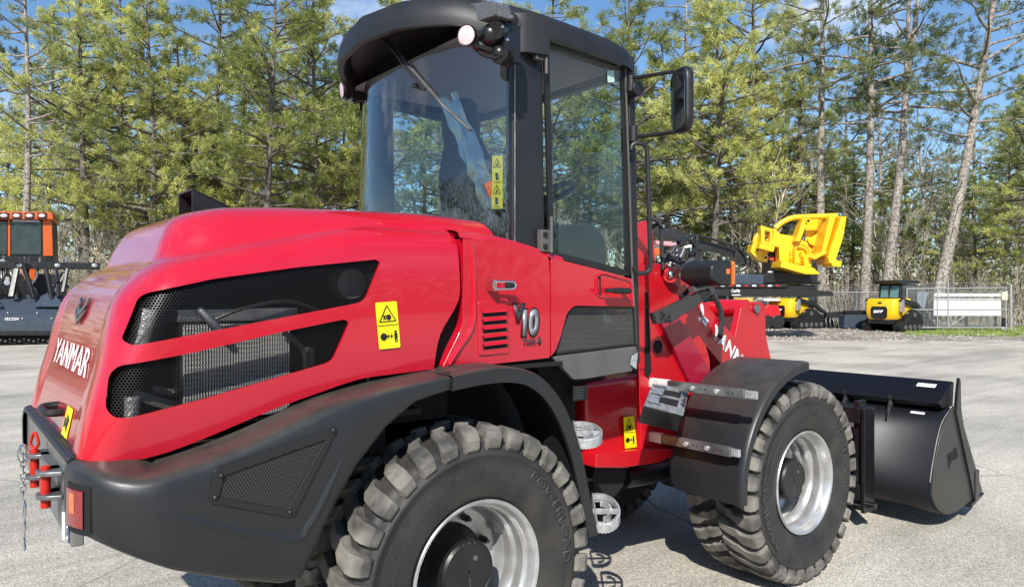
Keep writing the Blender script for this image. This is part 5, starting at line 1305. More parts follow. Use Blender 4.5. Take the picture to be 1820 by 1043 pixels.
# ---- yellow felling head
h = Far(1420, 25.0, 'felling_head'); tag(h.root, 'bright yellow felling head standing on the black stand', 'felling head')
def Z(x, y): return (1320 + x / 7.45, 370 + y / 7.45)
def hp_(pts, y0, th, nm, par=None, mt_=None): return h.prism([Z(*p) for p in pts], y0, th).build(nm, mt_ or YP, par or h.root, bev=.015)
MB().tube(curve_pts([h.P(*Z(*p), .45) for p in ((430, 270), (520, 190), (660, 130), (850, 115), (1050, 108), (1240, 102))], 6), .095, 12).build('top_hoop', YP, h.root, smooth=True)
hp_([(800, 140), (880, 140), (760, 440), (700, 440)], .2, .5, 'hoop_strut')
bp_ = hp_([(840, 150), (1170, 140), (1100, 560), (900, 600), (830, 440)], 1.1, .06, 'collecting_plate')
hp_([(1150, 105), (1240, 100), (1110, 560), (1040, 600)], .2, 1.0, 'plate_rib')
hp_([(860, 420), (1130, 250), (1110, 300), (1080, 560), (880, 470)], .95, .10, 'plate_step')
bm3 = hp_([(1310, 105), (1378, 112), (1330, 400), (1215, 740), (1150, 730), (1130, 640)], .0, 1.1, 'tower_beam')
hp_([(1240, 100), (1310, 105), (1170, 560), (1110, 690), (1050, 650), (1060, 580)], .5, .7, 'tower_inner', None, mat('darker_yellow', (.55, .30, .02), .5))  # darker yellow than the rest of the head
hp_([(1175, 720), (1230, 690), (1320, 700), (1300, 780), (1190, 770)], -.2, .8, 'tower_foot')
hp_([(500, 340), (720, 380), (860, 460), (920, 640), (900, 770), (760, 770), (520, 700), (480, 560)], .55, .6, 'body')
hp_([(380, 280), (430, 270), (500, 345), (530, 480), (520, 790), (490, 700), (480, 520), (400, 500)], .1, .4, 'body_cheek')
hp_([(500, 780), (520, 690), (700, 740), (940, 790), (1030, 875), (840, 875)], -.3, 1.4, 'base_blade')
hp_([(1090, 560), (1130, 590), (960, 680), (900, 650)], .0, .8, 'throat_plate')
for r_, y_ in ((.36, .50), (.28, .46)):
    p = h.P(*Z(760, 600), y_); MB().lathe([(r_, 0), (r_, -.05), (r_ - .05, -.05), (r_ - .05, 0)], 28, tuple(p), closed=True).build('saw_ring', YP, h.root, smooth=True)
for q in ((700, 540), (770, 580), (640, 650), (860, 640)): p = h.P(*Z(*q), .35); MB().tube([p, p + Vector((.05, .2, -.35))], .05, 8).build('guide', YP, h.root, smooth=True)
hp_([(700, 560), (745, 570), (760, 740), (690, 730)], .2, .3, 'arm_bracket'); hp_([(800, 640), (900, 640), (910, 780), (820, 770)], .25, .4, 'arm_bracket')
# left side frames
def frame_(pts, inner, y0, th, nm):
    n = len(pts); A_ = [h.P(*Z(*p), y0) for p in pts]; B_ = [h.P(*Z(*p), y0) for p in inner]; vs = A_ + B_ + [a + Vector((0, th, 0)) for a in A_] + [b + Vector((0, th, 0)) for b in B_]
    fs = []
    for i in range(n):
        j = (i + 1) % n; fs += [[i, j, n + j, n + i], [2 * n + i, 2 * n + j, 3 * n + j, 3 * n + i], [i, j, 2 * n + j, 2 * n + i], [n + i, n + j, 3 * n + j, 3 * n + i]]
    return MB().add(vs, fs).build(nm, YP, h.root, bev=.01)
frame_([(240, 230), (420, 280), (400, 500), (245, 470)], [(290, 290), (365, 310), (360, 450), (295, 440)], .1, .35, 'side_frame')
frame_([(400, 290), (500, 370), (500, 440), (400, 480)], [(420, 320), (470, 370), (470, 400), (420, 430)], .15, .3, 'side_frame')
MB().tube(curve_pts([h.P(*Z(*p), .5) for p in ((240, 330), (190, 370), (165, 430), (170, 490))], 6), .09, 10).build('side_hoop', YP, h.root, smooth=True)
hp_([(130, 480), (240, 480), (430, 520), (400, 580), (330, 590), (330, 720), (210, 690), (105, 580)], .3, .5, 'hitch_box')
hp_([(230, 470), (430, 510), (410, 580), (215, 530)], -.15, .5, 'hitch_lip')
for q in ((188, 552), (300, 655), (860, 172)): 
    p = h.P(*Z(*q), .28 if q[0] < 400 else .18); MB().lathe([(.085, -.02), (.085, -.06), (.05, -.06), (.05, .0)], 18, tuple(p)).build('pin_boss', YP, h.root, smooth=True); MB().lathe([(.0, -.04), (.05, -.04)], 14, tuple(p)).build('pin_hole', MATT, h.root)
hp_([(290, 350), (340, 350), (315, 380)], .3, .1, 'stiffener'); hp_([(300, 430), (360, 440), (350, 390)], .3, .1, 'stiffener')

# ---- black loader boom attachment behind the cab
b_ = Far(1240, 17.5, 'boom_attachment'); tag(b_.root, 'black jointed boom arm rising behind the red loader frame', 'boom arm')
def z6(x, y): return (1100 + x / 3.259, 380 + y / 3.259)
def bp2(pts, y0, th, nm, mt_=None): return b_.prism([z6(*p) for p in pts], y0, th).build(nm, mt_ or BG_BLK, b_.root, bev=.02)
bp2([(60, 60), (200, 68), (330, 90), (400, 120), (420, 165), (380, 170), (320, 150), (180, 130), (60, 120)], 0, .35, 'upper_arm')
bp2([(430, 145), (560, 170), (690, 205), (735, 260), (715, 280), (640, 240), (540, 215), (440, 205)], .05, .30, 'outer_arm')
for q, r_ in (((410, 150), .13), ((700, 240), .12), ((725, 270), .09)): p = b_.P(*z6(*q), -.05); MB().cyl(p, p + Vector((0, .5, 0)), r_, 18).build('joint', BG_BLK, b_.root, bev=.01)
bp2([(440, 170), (480, 170), (470, 300), (430, 300)], .1, .25, 'drop_link'); bp2([(345, 200), (400, 200), (330, 420), (270, 420)], .1, .25, 'post')
bp2([(320, 400), (500, 330), (720, 330), (800, 420), (800, 900), (200, 900), (240, 700)], 2.2, 1.0, 'base_frame') if False else bp2([(230, 700), (300, 420), (360, 420), (420, 700), (640, 700), (640, 960), (180, 960)], .3, .8, 'base_frame')
MB().tube(curve_pts([b_.P(*z6(*p), -.1) for p in ((420, 120), (480, 130), (600, 165), (690, 200), (730, 240), (740, 300), (700, 330))], 5), .03, 8).build('hose', BG_BLK, b_.root, smooth=True)
bp2([(210, 155), (300, 160), (345, 180), (340, 190), (220, 180)], -.05, .2, 'pink_panel', mat('faded_pink_panel', (.60, .25, .28), .5)); bp2([(375, 180), (430, 175), (420, 195), (380, 200)], -.05, .2, 'pale_panel', WHT)
bp2([(195, 205), (235, 195), (240, 240), (205, 240)], -.1, .2, 'orange_guard', OR)

# ---- small machines and attachments on the gravel
m = Far(1372, 32.5, 'red_mower'); tag(m.root, 'small red machine parked between the yellow track loaders', 'mower')
m.prism([(1358, 562), (1358, 548), (1366, 541), (1384, 543), (1388, 556), (1388, 566)], 0, 1.2).build('body', REDD, m.root, bev=.04)
m.prism([(1358, 530), (1386, 531), (1386, 535), (1358, 535)], .1, 1.0).build('canopy', WHT, m.root, bev=.02)
for a in (1360, 1385): MB().bar(m.P(a, 533, .2), m.P(a, 550, .2), .05, .05).build('canopy_post', BG_BLK, m.root)
for a in (1363, 1383):
    p = m.P(a, 0, -.05); MB().cyl((p.x, -.05, .30), (p.x, .2, .30), .30, 20).build('wheel', BG_BLK, m.root, bev=.03)
m = Far(1520, 32.5, 'blade_attachment'); tag(m.root, 'dark blue box blade lying left of the lone yellow track loader', 'attachment')
m.prism([(1502, 560), (1548, 559), (1548, 583), (1500, 583)], 0, .8).build('blade', NAVY, m.root, bev=.02)
m.prism([(1504, 552), (1540, 551), (1540, 560), (1504, 560)], .3, .3).build('top_frame', BG_BLK, m.root, bev=.02)
m = Far(1485, 33.0, 'grapple_attachment'); tag(m.root, 'black grapple attachment lying between two yellow track loaders', 'attachment')
for k in range(5): MB().tube(curve_pts([m.P(1470 + k * 7, 583, 0), m.P(1468 + k * 7, 568, .1), m.P(1474 + k * 6, 556, .3), m.P(1480 + k * 4, 560, .6)], 4), .05, 8).build('tine', BG_BLK, m.root, smooth=True)
m.prism([(1470, 556), (1500, 553), (1500, 562), (1470, 566)], .2, .3).build('crossbar', BG_BLK, m.root, bev=.02)

# ---- chain link fence and gate
PIPEM = mat('fence_pipe', (.42, .43, .43), .45, metal=.5)
WIREM = mat('fence_wire', (.33, .34, .34), .5, metal=.4)
def chain(parent, x0, x1, z0, z1, pitch=.085, y=0.):
    mb = MB(); r = .0032; H = z1 - z0
    x = x0 - H
    while x < x1:
        for sgn in (1, -1):
            a = (x, z0) if sgn > 0 else (x, z1); b = (x + H, z1) if sgn > 0 else (x + H, z0)
            if a[0] < x0: t = (x0 - a[0]) / H; a = (x0, a[1] + (b[1] - a[1]) * t)
            if b[0] > x1: t = (b[0] - x1) / H; b = (x1, b[1] - (b[1] - a[1]) * ((b[0] - x1) / max(1e-6, b[0] - a[0])))
            if b[0] - a[0] > .02: mb.bar((a[0], y + .004 * sgn, a[1]), (b[0], y + .004 * sgn, b[1]), r * 2, r * 2)
        x += pitch
    return mb.build('chain_link', WIREM, parent, fixn=False)
f = Far(1560, 34.0, 'chain_link_fence'); tag(f.root, 'chain link fence with barbed wire running behind the track loaders', 'fence')
xa_, xb_ = f.P(1290, 0).x, f.P(1640, 0).x
chain(f.root, xa_, xb_, .05, 1.60)
MB().tube([(xa_, 0, 1.60), (xb_, 0, 1.60)], .022, 8).build('top_rail', PIPEM, f.root, smooth=True)
x = xa_
while x < xb_ + .1: MB().tube([(x, .02, -.1), (x, .02, 1.66), (x + .0, -.22, 1.98)], .028, 8).build('post', PIPEM, f.root, smooth=True); x += (xb_ - xa_) / 3
for k in range(3): MB().tube([(xa_, .02 - .09 * k - .04, 1.72 + .1 * k), (xb_, .02 - .09 * k - .04, 1.72 + .1 * k)], .006, 5).build('barbed_wire', WIREM, f.root)
g = Far(1700, 30.5, 'sliding_gate'); tag(g.root, 'sliding chain link gate with a small square sign and a wheel', 'gate')
x0, x1 = g.P(1612, 0).x, g.P(1790, 0).x; zt = g.P(0, 514).z; zb2 = .14
for z in (zt, zb2, (zt * .45 + .1)): MB().tube([(x0, 0, z + (.02 if z == zt else 0)), (x1, 0, z + (.06 if z == zt else 0))], .028, 8).build('rail', PIPEM, g.root, smooth=True)
for px_ in (1612, 1666, 1685, 1788): x = g.P(px_, 0).x; MB().tube([(x, 0, zb2), (x, 0, zt + (.45 if px_ in (1685,) else .05))], .026, 8).build('upright', PIPEM, g.root, smooth=True)
xx = g.P(1666, 0).x; MB().tube([(xx, 0, zt), (xx + .14, 0, zt + .36)], .02, 8).build('wire_arm', PIPEM, g.root, smooth=True)
chain(g.root, x0, x1, zb2, zt, .085, .02)
MB().tube([(g.P(1685, 0).x, .03, zb2), (g.P(1785, 0).x, .03, zt)], .008, 6).build('brace', PIPEM, g.root); MB().tube([(g.P(1685, 0).x, .04, zt), (g.P(1785, 0).x, .04, zb2)], .008, 6).build('brace', PIPEM, g.root)
for k in range(2): MB().tube([(x0, 0, zt + .12 + k * .1), (x1, 0, zt + .16 + k * .1)], .005, 5).build('barbed_wire', WIREM, g.root)
g.prism([(1780, 519), (1791, 518), (1791, 533), (1781, 533)], -.04, .01).build('sign', mat('cream_sign', (.62, .62, .45), .5), g.root)
p = g.P(1783, 0); MB().cyl((p.x, -.05, .09), (p.x, .02, .09), .09, 18).build('gate_wheel', STEEL, g.root, bev=.02)
MB().box((p.x - .05, -.02, .1), (p.x + .1, .06, .55)).build('roller_guide', BG_BLK, g.root, bev=.01)
f2 = Far(1797, 30.4, 'gate_post'); tag(f2.root, 'tall galvanised post at the right end of the sliding gate', 'post')
MB().tube([(0, 0, -.1), (0, 0, 1.85)], .05, 12).build('post', PIPEM, f2.root, smooth=True); MB().sphere((0, 0, 1.86), .055, 12).build('post_cap', PIPEM, f2.root, smooth=True)
b1 = Far(1720, 33.5, 'white_board'); tag(b1.root, 'long white board standing behind the gate', 'board')
b1.prism([(1660, 533), (1779, 534), (1779, 561), (1660, 561)], 0, .06).build('lower_panel', WHT, b1.root, bev=.005); b1.prism([(1661, 521), (1779, 522), (1779, 527), (1661, 527)], 0, .06).build('upper_panel', WHT, b1.root, bev=.005)
b1.prism([(1660, 530), (1779, 531), (1779, 532.4), (1660, 531.4)], 0, .06).build('trim_strip', WHT, b1.root)
for a in (1668, 1720, 1772): MB().box((b1.P(a, 0).x - .04, .06, -.1), (b1.P(a, 0).x + .04, .14, b1.P(0, 523).z)).build('post', BG_BLK, b1.root)
b2 = Far(1634, 35.0, 'grey_board'); tag(b2.root, 'blue grey board standing left of the white board', 'board')
b2.prism([(1600, 519), (1650, 519), (1651, 549), (1600, 549)], 0, .06).build('panel', mat('slate_board', (.22, .26, .33), .5), b2.root, bev=.005)
for a in (1606, 1646): MB().box((b2.P(a, 0).x - .04, .06, -.1), (b2.P(a, 0).x + .04, .14, b2.P(0, 521).z)).build('post', BG_BLK, b2.root)
cb_ = MB(); pts = []
for k in range(25):
    t = k / 24; p = BGZ(1130 + 900 * t, 392 - 145 * t, 36.0); pts.append((p[0], p[1], p[2] - 1.2 * 4 * t * (1 - t) * .5))
tag(cb_.tube(pts, .018, 5).build('overhead_cable', BG_BLK, None, smooth=True), 'thin black overhead cable crossing in front of the pines', 'cable')

# ================================================================== TREES
def foliage_mat(name, c1, c2, scale=.55):
    m = bpy.data.materials.new(name); m.use_nodes = True; n = m.node_tree; n.nodes.clear()
    o = n.nodes.new("ShaderNodeOutputMaterial"); d = n.nodes.new("ShaderNodeBsdfDiffuse"); t = n.nodes.new("ShaderNodeBsdfTranslucent"); g = n.nodes.new("ShaderNodeBsdfGlossy"); g.inputs['Roughness'].default_value = .5
    tcn = n.nodes.new("ShaderNodeTexCoord"); nz_ = n.nodes.new("ShaderNodeTexNoise"); nz_.inputs['Scale'].default_value = scale; nz_.inputs['Detail'].default_value = 6
    oi = n.nodes.new("ShaderNodeObjectInfo"); ad = n.nodes.new("ShaderNodeMath"); ad.operation = 'MULTIPLY_ADD'; ad.inputs[1].default_value = .26
    sb_ = n.nodes.new("ShaderNodeMath"); sb_.operation = 'SUBTRACT'; sb_.inputs[1].default_value = .13
    r = n.nodes.new("ShaderNodeValToRGB"); r.color_ramp.elements[0].position = .33; r.color_ramp.elements[1].position = .66
    r.color_ramp.elements[0].color = (*c1, 1); r.color_ramp.elements[1].color = (*c2, 1)
    n.links.new(tcn.outputs['Object'], nz_.inputs['Vector']); n.links.new(oi.outputs['Random'], ad.inputs[0]); n.links.new(nz_.outputs[0], ad.inputs[2]); n.links.new(ad.outputs[0], sb_.inputs[0]); n.links.new(sb_.outputs[0], r.inputs[0])
    for s in (d, t): n.links.new(r.outputs[0], s.inputs[0])
    m1 = n.nodes.new("ShaderNodeMixShader"); m1.inputs[0].default_value = .45; n.links.new(d.outputs[0], m1.inputs[1]); n.links.new(t.outputs[0], m1.inputs[2])
    m2 = n.nodes.new("ShaderNodeMixShader"); m2.inputs[0].default_value = .05; n.links.new(m1.outputs[0], m2.inputs[1]); n.links.new(g.outputs[0], m2.inputs[2]); n.links.new(m2.outputs[0], o.inputs[0])
    return m
NEED = foliage_mat('pine_needles', (.22, .27, .06), (.76, .76, .25))
NEED2 = foliage_mat('dark_pine_needles', (.10, .14, .045), (.44, .48, .16))
SPRL = foliage_mat('spring_leaves', (.20, .28, .05), (.42, .50, .12))
DRYL = foliage_mat('dry_brush_leaves', (.12, .14, .04), (.40, .32, .17), .5)
BARK = mat('pine_bark', (.13, .105, .085), .9, col2=(.40, .36, .31), nscale=9, bump=1., bscale=14)
BARKP = mat('plain_bark', (.075, .062, .05), .9, col2=(.20, .175, .145), nscale=7, bump=1., bscale=14)
BARKD = mat('dark_bark', (.07, .06, .05), .9, col2=(.20, .17, .14), nscale=6, bump=.8, bscale=12)
TWIG = mat('grey_twigs', (.20, .175, .13), .9, col2=(.52, .46, .35), nscale=.8)

class NB:   # fast triangle builder
    def __init__(s): s.v = []; s.f = []
    def tri(s, a, b, c): i = len(s.v); s.v += [a, b, c]; s.f.append((i, i + 1, i + 2))
    def limb(s, pts, r0, r1, n=5):
        i0 = len(s.v); m_ = len(pts); P = [Vector(p) for p in pts]
        t = (P[-1] - P[0]).normalized(); ref = Vector((0, 0, 1)) if abs(t.z) < .9 else Vector((1, 0, 0)); u = t.cross(ref).normalized(); v = t.cross(u)
        for k, p in enumerate(P):
            r = r0 + (r1 - r0) * k / (m_ - 1)
            for j in range(n): a = 2 * math.pi * j / n; s.v.append(tuple(p + u * (r * math.cos(a)) + v * (r * math.sin(a))))
        for k in range(m_ - 1):
            for j in range(n): s.f.append((i0 + k * n + j, i0 + k * n + (j + 1) % n, i0 + (k + 1) * n + (j + 1) % n, i0 + (k + 1) * n + j))
    def obj(s, name, m, parent, smooth=False):
        return mesh_obj(name, s.v, s.f, m, parent, smooth=smooth)
def tuft(nb, rg, c, d, L=.26, n=10, w_=.020):
    d = Vector(d).normalized(); ref = Vector((0, 0, 1)) if abs(d.z) < .9 else Vector((1, 0, 0)); u = d.cross(ref).normalized(); v = d.cross(u)
    for k in range(n):
        a = rg.uniform(0, 6.283); sp = rg.uniform(.25, 1.25); e = (d * math.cos(sp) + (u * math.cos(a) + v * math.sin(a)) * math.sin(sp)); l = L * rg.uniform(.7, 1.2)
        side = e.cross(Vector((rg.uniform(-1, 1), rg.uniform(-1, 1), rg.uniform(-1, 1)))).normalized() * w_
        b = c + d * rg.uniform(-.10, .10)
        m_ = b + e * l * .55
        nb.tri(tuple(b), tuple(m_ + side), tuple(b + e * l)); nb.tri(tuple(b), tuple(b + e * l), tuple(m_ - side))
def pine(seed, H, base, spread, dens, lean=(0, 0), fork=False, mneed=NEED, bark=BARKP, r0=.24, cone=.55, w_=.016, dead=8):
    rg = random.Random(seed); root = empty('pine_tree'); tk = NB(); cr_ = NB()
    def axis(z): 
        t = z / H; return Vector((lean[0] * t + .18 * math.sin(t * 5 + seed), lean[1] * t + .18 * math.sin(t * 4 + seed * 2), z))
    tk.limb([axis(H * k / 12) - (Vector((0, 0, .3)) if k == 0 else Vector()) for k in range(13)], r0, .035, 10)
    if fork:
        q = [axis(H * .55) + Vector((.25 * k, .1 * k, H * .45 * k / 6)) for k in range(7)]; tk.limb(q, r0 * .6, .03, 8)
    for k in range(dead):   # dead stubs below the crown
        z = rg.uniform(base * .35, base); a = rg.uniform(0, 6.28); l = rg.uniform(.5, 2.2); p = axis(z); tk.limb([p, p + Vector((math.cos(a) * l * .5, math.sin(a) * l * .5, .05)), p + Vector((math.cos(a) * l, math.sin(a) * l, rg.uniform(-.3, .4)))], .03, .008, 4)
    n = int((H - base) * dens)
    for k in range(n):
        t = (k + rg.random()) / n; z = base + (H - base) * t; a = rg.uniform(0, 6.283)
        L = spread * (math.sin(math.pi * min(1, .18 + t * .82) ** .8) * (1 - cone * t) + .12) * rg.uniform(.6, 1.2)
        p = axis(z); up = rg.uniform(-.18, .6) * (1 if t > .25 else .4); crv_ = rg.uniform(-.12, .22); dirv_ = Vector((math.cos(a), math.sin(a), up)); pts = [p]
        for j in range(1, 6):
            s_ = j / 5; pts.append(p + dirv_ * (L * s_) + Vector((0, 0, L * crv_ * s_ * s_)) + Vector((rg.uniform(-.1, .1), rg.uniform(-.1, .1), rg.uniform(-.06, .06))) * L * .25)
        tk.limb(pts, .018 + .018 * L, .010, 5)
        nb_ = max(4, int(L * 3.0))
        for j in range(nb_):
            s_ = .32 + .68 * (j + rg.random()) / nb_; i = min(4, int(s_ * 5)); q = pts[i] + (pts[i + 1] - pts[i]) * (s_ * 5 - i)
            a2 = a + rg.choice((-1, 1)) * rg.uniform(.3, 1.2); l2 = rg.uniform(.35, 1.0) * (.4 + .2 * L); d2 = Vector((math.cos(a2), math.sin(a2), rg.uniform(-.05, .75))).normalized(); e = q + d2 * l2
            tk.limb([q, e], .012, .006, 3)
            for h_ in range(rg.choice((3, 4, 4, 5))):
                c = q + d2 * l2 * rg.uniform(.45, 1.08) + Vector((rg.uniform(-.14, .14), rg.uniform(-.14, .14), rg.uniform(-.08, .16)))
                tuft(cr_, rg, c, d2 + Vector((rg.uniform(-.5, .5), rg.uniform(-.5, .5), rg.uniform(.0, .6))), rg.uniform(.18, .32), 14, w_)
        tuft(cr_, rg, pts[-1], dirv_, .3, 10, w_)
    tk.obj('trunk', bark, root, True); cr_.obj('crown', mneed, root); return root
def bare(seed, H, r0=.10, leaf=None, nleaf=0, spread=.5, levels=5, m=TWIG, name='bare_tree'):
    rg = random.Random(seed); root = empty(name); tk = NB(); cr_ = NB()
    def grow(p, d, l, r, lev):
        pts = [p]; q = p; dd = Vector(d)
        for k in range(4):
            dd = (dd + Vector((rg.uniform(-.25, .25), rg.uniform(-.25, .25), rg.uniform(-.08, .14)))).normalized(); q = q + dd * l / 4; pts.append(q)
        tk.limb(pts, r, max(.005, r * .55), 6 if lev < 2 else 3)
        if lev >= levels:
            for _ in range(nleaf):
                c = pts[rg.randint(1, 4)] + Vector((rg.uniform(-.12, .12), rg.uniform(-.12, .12), rg.uniform(-.12, .12))); a = Vector((rg.uniform(-1, 1), rg.uniform(-1, 1), rg.uniform(-1, 1))).normalized() * .05; b = a.cross(Vector((rg.uniform(-1, 1), rg.uniform(-1, 1), rg.uniform(-1, 1)))).normalized() * .04
                cr_.tri(tuple(c - a), tuple(c + a), tuple(c + b))
            return
        for k in range(rg.choice((2, 3, 3)) + (1 if lev == 0 else 0) + (1 if lev == levels - 1 else 0)):
            base_ = pts[rg.randint(2, 4)] if k else pts[4]; nd = (dd + Vector((rg.uniform(-1, 1), rg.uniform(-1, 1), rg.uniform(-.35, .75))) * (spread + .12 * lev)).normalized()
            grow(base_, nd, l * rg.uniform(.55, .85), max(.006, r * rg.uniform(.5, .7)), lev + 1)
    grow(Vector((0, 0, -.2)), Vector((rg.uniform(-.1, .1), rg.uniform(-.1, .1), 1)), H * .34, r0, 0)
    tk.obj('trunk', m, root, True)
    if nleaf: cr_.obj('crown', leaf, root)
    return root
MARKS = [(-900, 0, 'beyond the left edge of the orange machine'), (0, 90, 'above the orange machine cab'), (90, 180, 'right of the orange machine'), (180, 260, 'above the rear slope of the hood'), (260, 335, 'left of the exhaust cowl'), (335, 430, 'above the exhaust cowl'), (430, 520, 'around the tall dark trunk'),
 (520, 620, 'left of the cab'), (620, 720, 'behind the left of the rear window'), (720, 810, 'behind the middle of the rear window'), (810, 910, 'behind the right of the rear window'), (910, 970, 'behind the cab pillar'), (970, 1040, 'behind the left of the door window'), (1040, 1110, 'behind the right of the door window'),
 (1110, 1180, 'behind the grab rail'), (1180, 1230, 'behind the cab mirror'), (1230, 1330, 'above the black boom arm'), (1330, 1420, 'above the left of the yellow felling head'), (1420, 1505, 'above the right of the yellow felling head'), (1505, 1600, 'above the lone track loader'), (1600, 1660, 'above the grey board'), (1660, 1790, 'above the white board'), (1790, 3000, 'past the gate post')]
ORD = ['first', 'second', 'third', 'fourth', 'fifth', 'sixth', 'seventh', 'eighth']
CNT = {}
def where(kind, px):
    for a, b, ph in MARKS:
        if a <= px < b: break
    k = CNT.get((kind, ph), 0); CNT[(kind, ph)] = k + 1
    return ORD[k] + ' ' + kind + ' from the left ' + ph

PV = {}
def put(src, px, d, rz=0., s=1., label=None, group=None, cat='tree', first=False, sz=None):
    o = src if first else copy_tree(src); p = BG(px, d); o.location = (p[0], p[1], 0); o.rotation_euler = (0, 0, rz); o.scale = (s, s, sz or s)
    tag(o, label, cat, group)
    if group is None and 'group' in o.keys(): del o['group']
    return o
rt = random.Random(21)
PF = [pine(100 + i, (15.5, 18, 14, 19)[i], (4.4, 5.4, 3.6, 6.0)[i], 3.9, 5.5, mneed=NEED, r0=.20) for i in range(4)]        # full, low branched
PH = [pine(200 + i, 21 + i, 9 + i * .7, 3.6, 3.0, lean=(.5 * (-1) ** i, .3), mneed=NEED2, bark=BARK, cone=.35, r0=.25, dead=16) for i in range(3)]   # high crowned
BT = [bare(300 + i, 8 + 1.5 * i, .10) for i in range(3)]
BS = [bare(320 + i, 4.2 + i, .05, spread=.8, levels=4) for i in range(2)]
SL = [bare(340 + i, 9 + i, .09, leaf=SPRL, nleaf=14, levels=5, name='leafing_tree') for i in range(2)]
# --- individually recognisable trunks
hero = [
 (38, 33.0, PH[0], 0.4, .82, 'tall pine with straight grey trunk at the far left of the yard'),
 (482, 33.5, PF[1], 1.3, 1.0, 'tall dark trunked pine left of the cab roof'),
 (318, 37.0, PF[2], 2.0, 1.0, 'slim pine behind the black exhaust cowl'),
 (1535, 36.0, PH[1], 3.6, 1.0, 'straight pale trunked pine above the lone yellow track loader'),
 (1468, 38.0, PH[2], 2.2, 1.0, 'grey trunked pine rising behind the yellow felling head'),
 (1270, 36.0, PF[0], 3.9, 1.05, 'bushy pine rising right of the cab mirror'),
]
used = set()
for px, d, src, rz, s, lab in hero:
    put(src, px, d, rz, s, lab, first=src.name not in used); used.add(src.name)
fk = pine(401, 20, 9.5, 3.2, 3.0, lean=(1.6, .2), fork=True, mneed=NEED2, bark=BARK, r0=.26, dead=10); put(fk, 1572, 35.0, -YAW, 1.0, 'pine with a forked trunk leaning right above the gate', first=True)
ln = pine(402, 20, 8.5, 4.0, 2.7, lean=(4.2, .3), mneed=NEED2, bark=BARK, r0=.30, dead=10); put(ln, 1655, 34.0, -YAW, 1.0, 'thick pine leaning strongly right behind the white board', first=True)
dk = pine(403, 15, 6.0, 2.4, 3.2, lean=(.7, .2), mneed=NEED2, bark=BARKD, r0=.24); put(dk, 1410, 40.0, -YAW, 1.05, 'dark trunked short pine behind the yellow felling head', first=True)
# --- the pines of the tree line
LAB = [(150, 36, 'just right of the orange machine cab'), (215, 40, 'over the tangle of pale shrubs'), (265, 35.5, 'left of the black exhaust cowl'), (385, 38, 'right of the black exhaust cowl'), (430, 42, 'second left of the tall dark trunk'), (560, 36.5, 'between the tall dark trunk and the cab'), (610, 41, 'at the left edge of the cab window'), (690, 37, 'over the left end of the cab roof'), (760, 43, 'seen through the left of the rear window'), (840, 38, 'seen through the middle of the rear window'), (905, 44, 'behind the rear cab pillar'), (985, 38.5, 'seen through the left of the door window'), (1050, 42, 'seen through the middle of the door window'), (1120, 37.5, 'behind the front cab pillar'), (1180, 41, 'directly behind the cab mirror'), (1345, 41.5, 'above the left tip of the yellow felling head'), (1240, 45, 'deep behind the cab mirror arm'), (540, 46, 'deep behind the tall dark trunk'), (350, 47, 'deep behind the exhaust cowl'), (90, 44, 'deep behind the orange machine cab')]
for i, (px, d, wh) in enumerate(LAB):
    put(PF[i % 4], px, d, rt.uniform(0, 6.28), rt.uniform(.92, 1.15), 'full green pine ' + wh, 'full pines of the tree line', first=PF[i % 4].name not in used); used.add(PF[i % 4].name)
for i in range(26):
    px = -120 + i * 80 + rt.uniform(-30, 30); d = rt.uniform(44, 60)
    if 1480 < px < 1800 and d < 52: d += 8
    put(PH[i % 3] if i % 2 or px > 1450 else PF[i % 4], px, d, rt.uniform(0, 6.28), rt.uniform(.75, 1.0) if px > 1450 else rt.uniform(.9, 1.1), where('slender far pine', px), 'far pines of the wood')
for i, (px, d, s) in enumerate([(1850, 36, .9), (1790, 40, .55), (1730, 39, .5), (1830, 44, .75), (1690, 44, .5), (1300, 43, .7), (1385, 44, .75), (1450, 43, .6), (1515, 45, .7), (1590, 42.5, .5), (1480, 50, .8)]):
    put(PF[i % 4], px, d, rt.uniform(0, 6.28), s, 'young green pine ' + ('at the right edge behind the gate post', 'beyond the right end of the white board', 'low above the middle of the white board', 'deep behind the gate post', 'low above the left end of the white board', 'above the black boom arm', 'low behind the left of the yellow felling head', 'low behind the right of the yellow felling head', 'just left of the lone track loader', 'just above the lone track loader', 'deep right of the yellow felling head')[i], 'young pines behind the gate')
# --- bare and leafing broadleaf trees
fb = True
for i in range(60):
    px = -60 + i * 33 + rt.uniform(-25, 25); d = rt.uniform(35.5, 50)
    put(BT[i % 3], px, d, rt.uniform(0, 6.28), rt.uniform(.6, 1.15), where('bare grey tree', px), 'bare trees in the wood', first=i < 3)
for i, (px, d, s) in enumerate(sorted([(165, 34.5, 1.1), (205, 35.5, 1.2), (240, 35, 1.0), (1395, 36, .8), (1700, 36.5, .8), (1760, 37, .9), (1640, 37.5, .8), (610, 36, .9), (1330, 38, .9), (285, 34.5, 1.0), (340, 35, 1.1), (120, 34, 1.0), (560, 35, 1.1), (1180, 35, 1.1), (1290, 35.5, 1.0), (1590, 38, .8), (1800, 38, .9), (60, 36, .9), (1500, 39, .9), (130, 35.5, 1)])):
    put(BS[i % 2], px, d, rt.uniform(0, 6.28), s, where('bare tangled shrub', px), 'bare shrubs at the wood edge', 'shrub', first=i < 2)
for i, (px, d, s) in enumerate([(1610, 44, .95), (1680, 46, .9), (1560, 47, .9), (1240, 47, .7), (60, 45, .5), (1740, 48, .8)]):
    put(SL[i % 2], px, d, rt.uniform(0, 6.28), s, 'bright green spring tree ' + ('between the forked and the leaning pine', 'right of the leaning pine trunk', 'left of the forked pine trunk', 'deep behind the red bell crank', 'low behind the far left pine', 'deep above the white board')[i], 'leafing broadleaf trees', first=i < 2)
